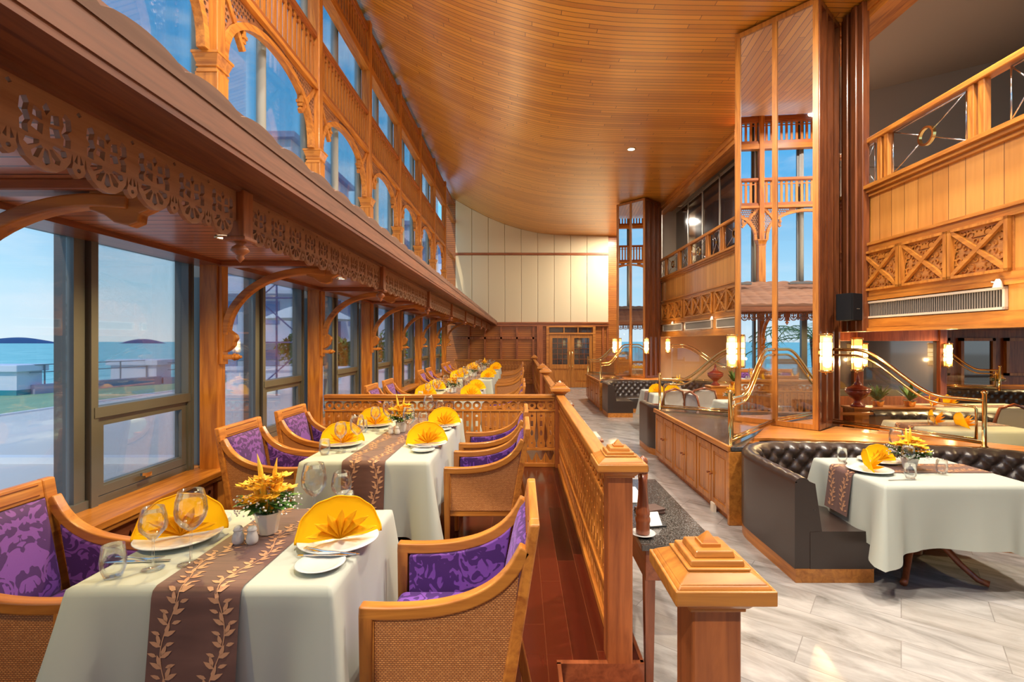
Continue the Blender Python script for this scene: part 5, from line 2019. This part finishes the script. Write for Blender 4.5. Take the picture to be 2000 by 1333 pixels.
place(nap0, 'yellow napkin seen edge-on at the aisle end of the near booth table', (2.65, 3.70, bz + .013), R(68), 'yellow napkins on the booth tables').scale = (.85, .85, .95)
place(plate0, 'white dinner plate on the back side of the near booth table', (2.93, 3.98, bz))
place(nap0, 'yellow fan napkin on the back side of the near booth table', (2.93, 3.98, bz + .013), R(-10), 'yellow napkins on the booth tables').scale = (.75, .75, .8)
place(tumb0, 'clear tumbler at the back left of the near booth table', (2.64, 4.0, bz))
place(tumb0, 'clear tumbler on the front left of the near booth table', (2.80, 3.50, bz))
place(small0, 'smaller wine glass in front of the lilies on the near booth table', (2.88, 3.62, bz))
place(wine0, 'large wine glass behind the lilies on the near booth table', (3.10, 4.02, bz))
place(tumb0, 'small clear glass beside the lily pot on the near booth table', (3.13, 3.62, bz + .002))
place(knife0, 'knife beside the front tumbler on the near booth table', (2.72, 3.47, bz), .1)
place(fork0, 'fork left of the back plate on the near booth table', (2.60, 3.88, bz), 1.2)
# second booth
booth_table(2.95, 9.55, .95, 1.0, 'inside the second leather booth along the aisle', 33)
place(nap0, 'pale yellow fan napkin, left one on the second booth table', (2.62, 9.4, bz), R(8), 'yellow napkins on the booth tables')
place(nap0, 'pale yellow fan napkin, right one on the second booth table', (2.90, 9.3, bz), R(8), 'yellow napkins on the booth tables')
place(fl0, 'yellow orchid arrangement on the second booth table', (3.15, 9.75, bz), 2, 'yellow flower arrangements on the booth tables')
run_x(2.95, 9.55, .95, MZ + .755, .30, 'brown leafy runner across the second booth table')
# table between partition and second booth (flowers seen through the rail)
booth_table(3.75, 7.9, .95, .8, 'behind the near cabinets beyond the brass rail', 35)
place(fl0, 'yellow orchid arrangement on the table just beyond the near brass rail', (3.35, 7.75, bz), 2.6, 'yellow flower arrangements on the booth tables')
place(nap0, 'yellow napkin beside the orchids just beyond the near brass rail', (3.62, 7.75, bz), R(15), 'yellow napkins on the booth tables')
# under the balcony tables
booth_table(5.15, 5.75, 1.15, .8, 'beyond the glass partition right of the mirrored column', 41)
place(nap0, 'yellow napkin, left of the pair seen through the glass partition', (4.98, 5.86, bz), R(60), 'yellow napkins on the booth tables')
place(nap0, 'yellow napkin, right of the pair seen through the glass partition', (5.1, 5.62, bz), R(70), 'yellow napkins on the booth tables')
place(tumb0, 'clear tumbler seen through the glass partition', (4.85, 5.75, bz))
run_x(5.15, 5.8, 1.15, MZ + .755, .28, 'brown leafy runner on the table beyond the glass partition')
booth_table(6.9, 7.35, 1.6, .8, 'deeper under the balcony near the right edge', 43)
run_x(6.9, 7.4, 1.6, MZ + .755, .28, 'brown leafy runner on the table deeper under the balcony')
place(nap0, 'yellow napkin, left one on the deeper balcony table', (6.25, 7.4, bz), R(50), 'yellow napkins on the booth tables')
place(nap0, 'yellow napkin, right one on the deeper balcony table', (6.6, 7.5, bz), R(30), 'yellow napkins on the booth tables')

# white framed dining chairs near second booth and under balcony
M_ivory = pbr('ivory_fabric', (.62, .60, .54), .8)
def side_chair():
    t = thing('dining_chair', 'x', 'chair', group='wood framed ivory chairs')
    obj('seat', MB().box(-.22, .22, -.22, .22, .40, .47), M_ivory, t, bevel=.025, seg=3)
    fr = MB()
    pts = [(-.21, .23, .40), (-.22, .25, .70), (-.17, .27, .88), (0, .28, .93), (.17, .27, .88), (.22, .25, .70), (.21, .23, .40)]
    fr.tube(pts, .018, 8)
    obj('back_frame', fr, walnut('z'), t)
    def pad(u, v):
        x = (u - .5) * .36
        z = .52 + v * .36
        e = (1 - abs(2 * u - 1) ** 4) * (1 - abs(2 * v - 1) ** 4)
        return (x, .262 - .03 * e, z)
    obj('backrest', MB().grid(pad, 10, 10), M_ivory, t, solid=.02)
    for sx in (-1, 1):
        for sy in (-1, 1):
            obj('leg', MB().tube([(sx * .19, sy * .19, .42), (sx * .19, sy * .20, .2), (sx * .20, sy * .22, 0)], [.022, .018, .013], 8), walnut('z'), t)
        obj('arm', MB().tube([(sx * .21, .24, .66), (sx * .25, .05, .64), (sx * .24, -.12, .63), (sx * .21, -.16, .46)], .015, 8), walnut('z'), t)
    return t
sc0 = side_chair()
place(sc0, 'ivory dining chair with its back to the aisle at the second booth table', (2.55, 8.62, MZ), PI + .3)
place(sc0, 'ivory dining chair farther right at the second booth table', (3.25, 8.75, MZ), PI - .2)
place(sc0, 'ivory dining chair beside the orchids beyond the brass rail', (3.0, 7.9, MZ), PI / 2 + .2)
place(sc0, 'ivory dining chair at the right edge under the balcony', (6.35, 6.55, MZ), PI)

# urns and plants
M_lacq = pbr('red_lacquer', (.26, .04, .022), .2, coat=.6)
def urn():
    t = thing('lidded_urn', 'x', 'urn', group='red lacquer lidded urns')
    obj('vessel', MB().lathe([(.09, 0), (.10, .015), (.07, .04), (.045, .07), (.05, .10), (.11, .15), (.155, .20), (.165, .235), (.15, .25)], n=28), M_lacq, t)
    obj('lid', MB().lathe([(.165, .25), (.168, .262), (.13, .285), (.07, .31), (.045, .335), (.05, .345), (.03, .36), (.022, .39), (.03, .40), (.014, .42), (.018, .43), (.006, .46), (.001, .48)], n=28), M_lacq, t)
    return t
ur0 = urn()
def potted(n=22, L0=.35, seed=2):
    t = thing('leafy_plant', 'x', 'plant', group='green plants on the partition ledges')
    obj('pot', MB().lathe([(.06, 0), (.08, .08), (.085, .09), (.075, .09), (.001, .08)], n=18), M_brass, t)
    rnd = random.Random(seed)
    lf = MB()
    for k in range(n):
        a = rnd.random() * 2 * PI
        el = .5 + rnd.random() * .8
        L_ = L0 * (.6 + .5 * rnd.random())
        pts = []
        for j in range(7):
            f_ = j / 6
            r = L_ * f_ * math.cos(el)
            z = .08 + L_ * f_ * math.sin(el) - .22 * f_ * f_ * L_
            pts.append(Vector((r * math.cos(a), r * math.sin(a), z)))
        s = Vector((-math.sin(a), math.cos(a), 0))
        vs = []
        for j, p in enumerate(pts):
            w = .024 * math.sin(PI * (.08 + .92 * j / 6)) + .0005
            vs += [tuple(p - s * w), tuple(p + s * w)]
        lf.add(vs, [(2 * j, 2 * j + 1, 2 * j + 3, 2 * j + 2) for j in range(6)])
    f = obj('foliage', lf, M_leaf, t)
    f['kind'] = 'stuff'
    return t
pl0 = potted()
# planter shelves
def shelf(x0, x1, y0, y1, lab, top=.50):
    o = obj('planter_shelf', MB().box(x0, x1, y0, y1, MZ, top - .03).box(x0 - .02, x1 + .02, y0 - .02, y1 + .02, top - .03, top), teak('x'), bevel=.006)
    tag(o, lab, 'shelf')
shelf(4.95, 6.9, 7.12, 7.42 + .0, 'long wooden planter shelf behind the short banquette under the balcony', .60) if False else None
shelf(4.85, 6.0, 7.08, 7.34, 'wooden planter shelf behind the short banquette under the balcony', .58)
place(ur0, 'red lacquer lidded urn on the shelf right of the near mirrored column', (4.98, 7.2, .581))
place(pl0, 'leafy green plant beside the red urn under the balcony', (5.28, 7.2, .581), .5)
place(pl0, 'leafy green plant at the right end of the planter shelf', (5.75, 7.2, .581), 2.0)
shelf(4.0, 5.4, 10.25, 10.55, 'wooden planter shelf behind the second booth', .60)
place(ur0, 'red lacquer lidded urn behind the second booth', (4.15, 10.4, .601))
place(pl0, 'leafy green plant beside the urn behind the second booth', (4.55, 10.4, .601), 1.0)
place(pl0, 'leafy green plant at the right end of the shelf behind the second booth', (5.0, 10.4, .601), 3.0)

# ------------------------------------------------------------------ area under the balcony
struct('wall_partition', MB().box(3.9, 9.0, 14.45, 14.55, MZ, 1.82), pbr('peach_paint', (.78, .52, .34), .75), 'peach painted wall under the far balcony')
mb = MB()
for x in (5.0, 6.1, 7.6):
    mb.box(x - .06, x + .06, 8.75, 8.9, MZ, 1.80)
mb.box(4.9, 7.7, 8.78, 8.9, 1.55, 1.80).box(4.9, 7.7, 8.78, 8.9, MZ, .55)
fr = obj('mirrored_screen', mb, walnut('z'), bevel=.006)
tag(fr, 'wooden screen with dark mirror panes behind the planter shelf under the balcony', 'screen')
for k, (a, c) in enumerate(((5.06, 6.04), (6.16, 7.54))):
    obj('mirror_pane', MB().box(a, c, 8.83, 8.85, .55, 1.55), M_darkglass, fr)
mb = MB().box(7.88, 8.12, 9.85, 10.1, MZ, 1.80)
o = obj('pillar', mb, walnut('z'), bevel=.01)
tag(o, 'reddish wooden pillar with sconce deep under the balcony', 'pillar', kind='thing')
mb = MB().box(8.12, 15, 11.3, 11.4, MZ, 1.82)
struct('wall_back_lounge', mb, teak_red('z'), 'red brown panelled wall at the back of the lounge')
for k, (a, c) in enumerate(((8.4, 9.9), (10.15, 10.95), (11.2, 13.4))):
    t = thing('wall_mirror', 'dark framed opening in the lounge back wall, %s from the pillar' % ORD[k], 'mirror', (0, 0, 0), group='dark framed panels in the lounge wall')
    z0 = [.75, MZ, .75][k]
    obj('frame', MB().box(a, a + .07, 11.22, 11.3, z0, 1.62).box(c - .07, c, 11.22, 11.3, z0, 1.62).box(a, c, 11.22, 11.3, 1.55, 1.62).box(a, c, 11.22, 11.3, z0, z0 + .06), teak('z'), t)
    obj('panel', MB().box(a + .07, c - .07, 11.26, 11.29, z0 + .06, 1.55), M_darkglass if k != 2 else teak_red('z'), t)
mb = MB().box(4.1, 15, 5.2, 5.35, 1.64, 1.80)
mb2 = MB().box(8.4, 15, 9.6, 9.9, .60, .66)
o = obj('bar_ledge', mb2, teak_gold('x'))
tag(o, 'long wooden ledge behind the deep banquette at the right edge', 'ledge')
place(fl0, 'round yellow flower bunch on the ledge at the right edge', (9.35, 9.55, .66), 1.2, 'yellow flower arrangements on the booth tables')
for k, (x, y) in enumerate(((5.5, 4.6), (6.3, 6.6), (7.5, 8.3), (10.5, 9.2), (5.0, 9.3), (5.0, 12.5))):  # downlights added to brighten the area under the balcony
    o = copy_tree(dl, 'added fill downlight in the low ceiling under the balcony, %s from the camera' % ORD[k], (x, y, 1.797))
    o['group'] = 'added fill downlights under the balcony'
    lamp('lounge_fill_lamp', 'SPOT', (0, 0, -.03), 150 if k == 5 else 75, (1, .74, .42), o, spot_size=R(160), spot_blend=.7, shadow_soft_size=.08)

for k, (x, y) in enumerate(((5.0, 8.66), (6.1, 8.66), (7.6, 8.66))):
    o = copy_tree(s0_, 'glowing sconce on the mirrored wooden screen under the balcony, %s from the column' % ORD[k], (x, y, 1.30))
    lamp('sconce_lamp', 'POINT', (-.03, -.09, -.1), 20, (1, .66, .30), o, shadow_soft_size=.012)

# ================================================================== OUTSIDE
M_sea = pbr('sea_water', (.07, .42, .46), .35, spec=.3)
t_, b, L = P(M_sea)
tc = t_.n('ShaderNodeTexCoord')
mp = t_.n('ShaderNodeMapping', {'Vector': tc.outputs['Object'], 'Scale': (.05, .012, 1)})
ns = t_.n('ShaderNodeTexNoise', {'Vector': mp.outputs[0], 'Scale': 2.2, 'Detail': 8, 'Roughness': .68})
L.new(t_.ramp(ns.outputs[0], [(.36, (.06, .42, .47)), (.5, (.16, .62, .63)), (.64, (.42, .78, .76))]), b.inputs['Base Color'])
struct('ground_sea', MB().box(-9000, -24, -2500, 9000, -30, -14), M_sea, 'turquoise sea reaching to the horizon')
M_conc = pbr('terrace_concrete', (.50, .50, .53), .9)
t_, b, L = P(M_conc)
ns = t_.n('ShaderNodeTexNoise', {'Scale': .8, 'Detail': 8, 'Roughness': .7})
L.new(t_.ramp(ns.outputs[0], [(.3, (.62, .60, .57)), (.7, (.76, .74, .71))]), b.inputs['Base Color'])
struct('ground_terrace', MB().box(-14.5, -2.82, -6, 60, -1.0, -.55), M_conc, 'grey concrete terrace outside the windows')
M_lawn = pbr('lawn', (.12, .30, .16), .9)
t_, b, L = P(M_lawn)
ns = t_.n('ShaderNodeTexNoise', {'Scale': 3, 'Detail': 8, 'Roughness': .7})
L.new(t_.ramp(ns.outputs[0], [(.3, (.20, .38, .24)), (.7, (.34, .52, .33))]), b.inputs['Base Color'])
struct('ground_lawn', MB().prism([(-14.5, -6), (-14.5, 60), (-15, 60), (-17.2, 24), (-20.6, 19.5), (-24, 8), (-24, -6)], -1.2, -.56, 'xy'), M_lawn, 'green lawn strip beyond the terrace')
o = obj('terrace_kerb', MB().box(-14.5, -2.9, 8.3, 8.5, -.55, -.44), M_kerb)
tag(o, 'low white kerb crossing the grey terrace', 'kerb')
o = obj('terrace_kerb', MB().box(-14.62, -14.5, -6, 28, -.6, -.50), M_kerb)
tag(o, 'white kerb between the grey terrace and the lawn', 'kerb')
M_pw = pbr('parapet_white', (.72, .75, .88), .8)
M_teal = pbr('teal_band', (.03, .28, .36), .7)
for k, (x0, x1, y, lab) in enumerate(((-22.5, -19.35, 18.8, 'white parapet block with cap at the far left of the terrace'), (-20.4, -17.85, 24.0, 'white parapet block with cap seen through the centre of the window'))):
    t = thing('parapet_block', lab, 'parapet', (0, y, 0), group='white parapet blocks')
    obj('body', MB().box(x0 + .15, x1 - .15, 0, 1.0, -.4, .35), M_pw, t)
    obj('cap', MB().box(x0, x1, -.15, 1.15, .35, .62), M_pw, t, bevel=.03)
    obj('base_band', MB().box(x0 + .12, x1 - .12, -.04, 1.04, -.58, -.36), M_teal, t)
t = thing('parapet_kerb', 'grey blue kerb wall along the edge of the lawn', 'kerb')
M_pk = pbr('kerb_blue', (.32, .36, .52), .8)
obj('wall', MB().bar((-19.4, 19.3, -.42), (-18.0, 24.2, -.42), .3, .45).bar((-17.9, 24.3, -.45), (-13, 30, -.45), .3, .35), M_pk, t)
t = thing('terrace_railing', 'thin grey metal railing between the two parapet blocks', 'railing')
for z in (.60, .30):
    obj('rail', MB().bar((-19.4, 19.2, z), (-18.4, 24.2, z), .035, .035), pbr('rail_grey', (.2, .25, .3), .5), t)
for f_ in (.1, .4, .7, .95):
    x, y = -19.4 + 1.0 * f_, 19.2 + 5 * f_
    obj('post', MB().bar((x, y, -.5), (x, y, .6), .04, .04), pbr('rail_grey'), t)
t = thing('terrace_railing', 'thin grey metal railing right of the middle parapet block', 'railing')
for z in (.45, .1):
    obj('rail', MB().bar((-17.8, 24.5, z), (-13.2, 30, z), .035, .035), pbr('rail_grey'), t)
for f_ in (.1, .5, .9):
    x, y = -17.8 + 4.6 * f_, 24.5 + 5.5 * f_
    obj('post', MB().bar((x, y, -.5), (x, y, .45), .04, .04), pbr('rail_grey'), t)
M_hill = pbr('island', (.025, .085, .24), .9)
def island(lab, px0, px1, h, Y=3000, seed=1, prof=None):
    rnd = random.Random(seed)
    x0, x1 = (px0 - 1018) / 950 * Y, (px1 - 1018) / 950 * Y
    def f(u, v):
        e = prof(u)
        return (x0 + (x1 - x0) * u, Y + v * 40, -14 + (h / 950 * Y + 15.5) * e * math.sin(PI * (.001 + .998 * v)) ** .6)
    o = obj('island', MB().grid(f, 60, 12), M_hill)
    tag(o, lab, 'island', kind='thing')
island('dark wooded island on the horizon at the far left', -160, 108, 9, prof=lambda u: max(0, (math.sin(PI * u) ** .5) * (.75 + .25 * math.sin(u * 9 + 1))))
island('small low island on the horizon seen through the centre of the window', 231, 317, 4, prof=lambda u: math.sin(PI * u) ** .8)

# building, scaffold, trees seen through farther bays
M_bw = pbr('building_white', (.62, .65, .78), .8)
M_bl = pbr('building_blue', (.25, .32, .55), .7)
def building(lab, x0, x1, y0, y1, h, floors, cat='building'):
    t = thing('apartment_building', lab, cat)
    obj('walls', MB().box(x0, x1, y0, y1, -3, h), M_bw, t)
    obj('roof_slab', MB().box(x0 - .4, x1 + .4, y0 - .4, y1 + .4, h, h + .35), M_bl, t)
    for f_ in range(floors):
        z = -1 + f_ * 3.0
        obj('balcony_slab', MB().box(x0 - .2, x1 + .9, y0 - .9, y1, z + 2.4, z + 2.6), M_bw, t)
        n = max(1, int((x1 - x0) / 2.6))
        for k in range(n):
            xx = x0 + .5 + k * 2.6
            obj('window', MB().box(xx, xx + 1.5, y0 - .05, y0 + .02, z + .6, z + 2.0), M_bl, t)
building('pale multi storey building seen through the second window bay', -19.5, -14.2, 30, 40, 14, 4)
building('lower pale building seen through the third window bay', -12.6, -9.2, 34, 40, 9, 3)
building('pale building seen through the farther window bays', -10.6, -5.0, 44, 54, 12, 4)
t = thing('scaffold', 'blue grey metal scaffolding tower outside the second window bay', 'scaffolding')
M_scf = pbr('scaffold_', (.07, .10, .28), .5)
sx0, sx1, sy = -9.4, -7.7, 17.5
for x in (sx0, sx1):
    for y in (sy, sy + 1.2):
        obj('upright', MB().tube([(x, y, -.55), (x, y, 7)], .04, 6), M_scf, t)
for k in range(5):
    z = -.1 + 1.6 * k
    obj('ledger', MB().tube([(sx0, sy, z), (sx1, sy, z)], .03, 6), M_scf, t)
    obj('brace', MB().tube([(sx0, sy, z), (sx1, sy, z + 1.5)] if k % 2 == 0 else [(sx1, sy, z), (sx0, sy, z + 1.5)], .025, 6), M_scf, t)
o = obj('garden_wall', MB().box(-12.6, -4, 20.8, 21.1, -.6, .30).box(-12.7, -3.9, 20.7, 21.2, .30, .45), M_pw)
tag(o, 'white balustrade garden wall behind the scaffolding', 'wall', kind='thing')
o = obj('umbrella_roof', MB().lathe([(2.2, 2.6), (1.2, 3.1), (.05, 3.5)], (-10.4, 24, 0), 8, smooth=False).tube([(-10.4, 24, -.5), (-10.4, 24, 3.4)], .05, 6), M_kerb)
tag(o, 'white garden parasol beyond the scaffolding', 'parasol')
def bush(lab, x, y, r, h, n, seed, mat=None):
    rnd = random.Random(seed)
    mb = MB()
    for k in range(n):
        a, b_ = rnd.random() * 2 * PI, math.acos(1 - 2 * rnd.random())
        rr = r * (.55 + .45 * rnd.random())
        c = Vector((rr * math.sin(b_) * math.cos(a), rr * math.sin(b_) * math.sin(a), h + rr * .7 * math.cos(b_)))
        d = Vector((rnd.uniform(-1, 1), rnd.uniform(-1, 1), rnd.uniform(-.3, 1))).normalized() * .22
        s = d.cross(Vector((rnd.uniform(-1, 1), .3, 1))).normalized() * .07
        mb.add([tuple(c - d), tuple(c + s), tuple(c + d), tuple(c - s)], [(0, 1, 2, 3)])
    t = thing('tree', lab, 'tree', (x, y, 0))
    obj('crown', mb, mat or M_leaf, t)
    obj('trunk', MB().tube([(0, 0, -.8), (0, 0, h)], .12, 6), teak_dark('z'), t)
bush('leafy bush behind the balustrade seen through the second bay', -8.6, 22.8, 1.1, .9, 700, 3)
bush('leafy tree left of the scaffolding', -11.2, 25.5, 1.5, 1.1, 800, 4)
bush('leafy tree outside the third window bay', -7.0, 27, 1.5, 1.2, 700, 5)
bush('leafy tree outside the farther window bays', -6.0, 36, 1.8, 1.3, 700, 6)
# palm behind (visible in the mirror)
t = thing('palm_tree', 'palm fronds outside the windows, seen reflected in the near mirrored column', 'palm', (-5.0, 1.6, -.7))
t.scale = (1.25, 1.25, 1.1)
obj('trunk', MB().tube([(0, 0, -.6), (.1, 0, 1.0), (.1, .1, 2.1)], [.16, .13, .1], 8), teak_dark('z'), t)
rnd = random.Random(3)
for k in range(16):
    mb = MB()
    a = k * 2.4
    el = .2 + .9 * rnd.random()
    Lf = 1.9
    pts = []
    for j in range(15):
        f_ = j / 14
        pts.append(Vector((.1 + math.cos(a) * Lf * f_ * math.cos(el), .1 + math.sin(a) * Lf * f_ * math.cos(el), 2.1 + Lf * f_ * math.sin(el) - 1.3 * f_ * f_)))
    mb.tube(pts[::2], .012, 4)
    for j in range(1, 14):
        d = (pts[j + 1] - pts[j]).normalized()
        s = d.cross(Vector((0, 0, 1))).normalized()
        for q in (-1, 1):
            tip = pts[j] + s * q * .42 * math.sin(PI * (.1 + .85 * j / 14)) + d * .2 - Vector((0, 0, .12))
            mb.add([tuple(pts[j] - d * .015), tuple(pts[j] + d * .015), tuple(tip)], [(0, 1, 2)])
    obj('frond', mb, M_leaf, t)
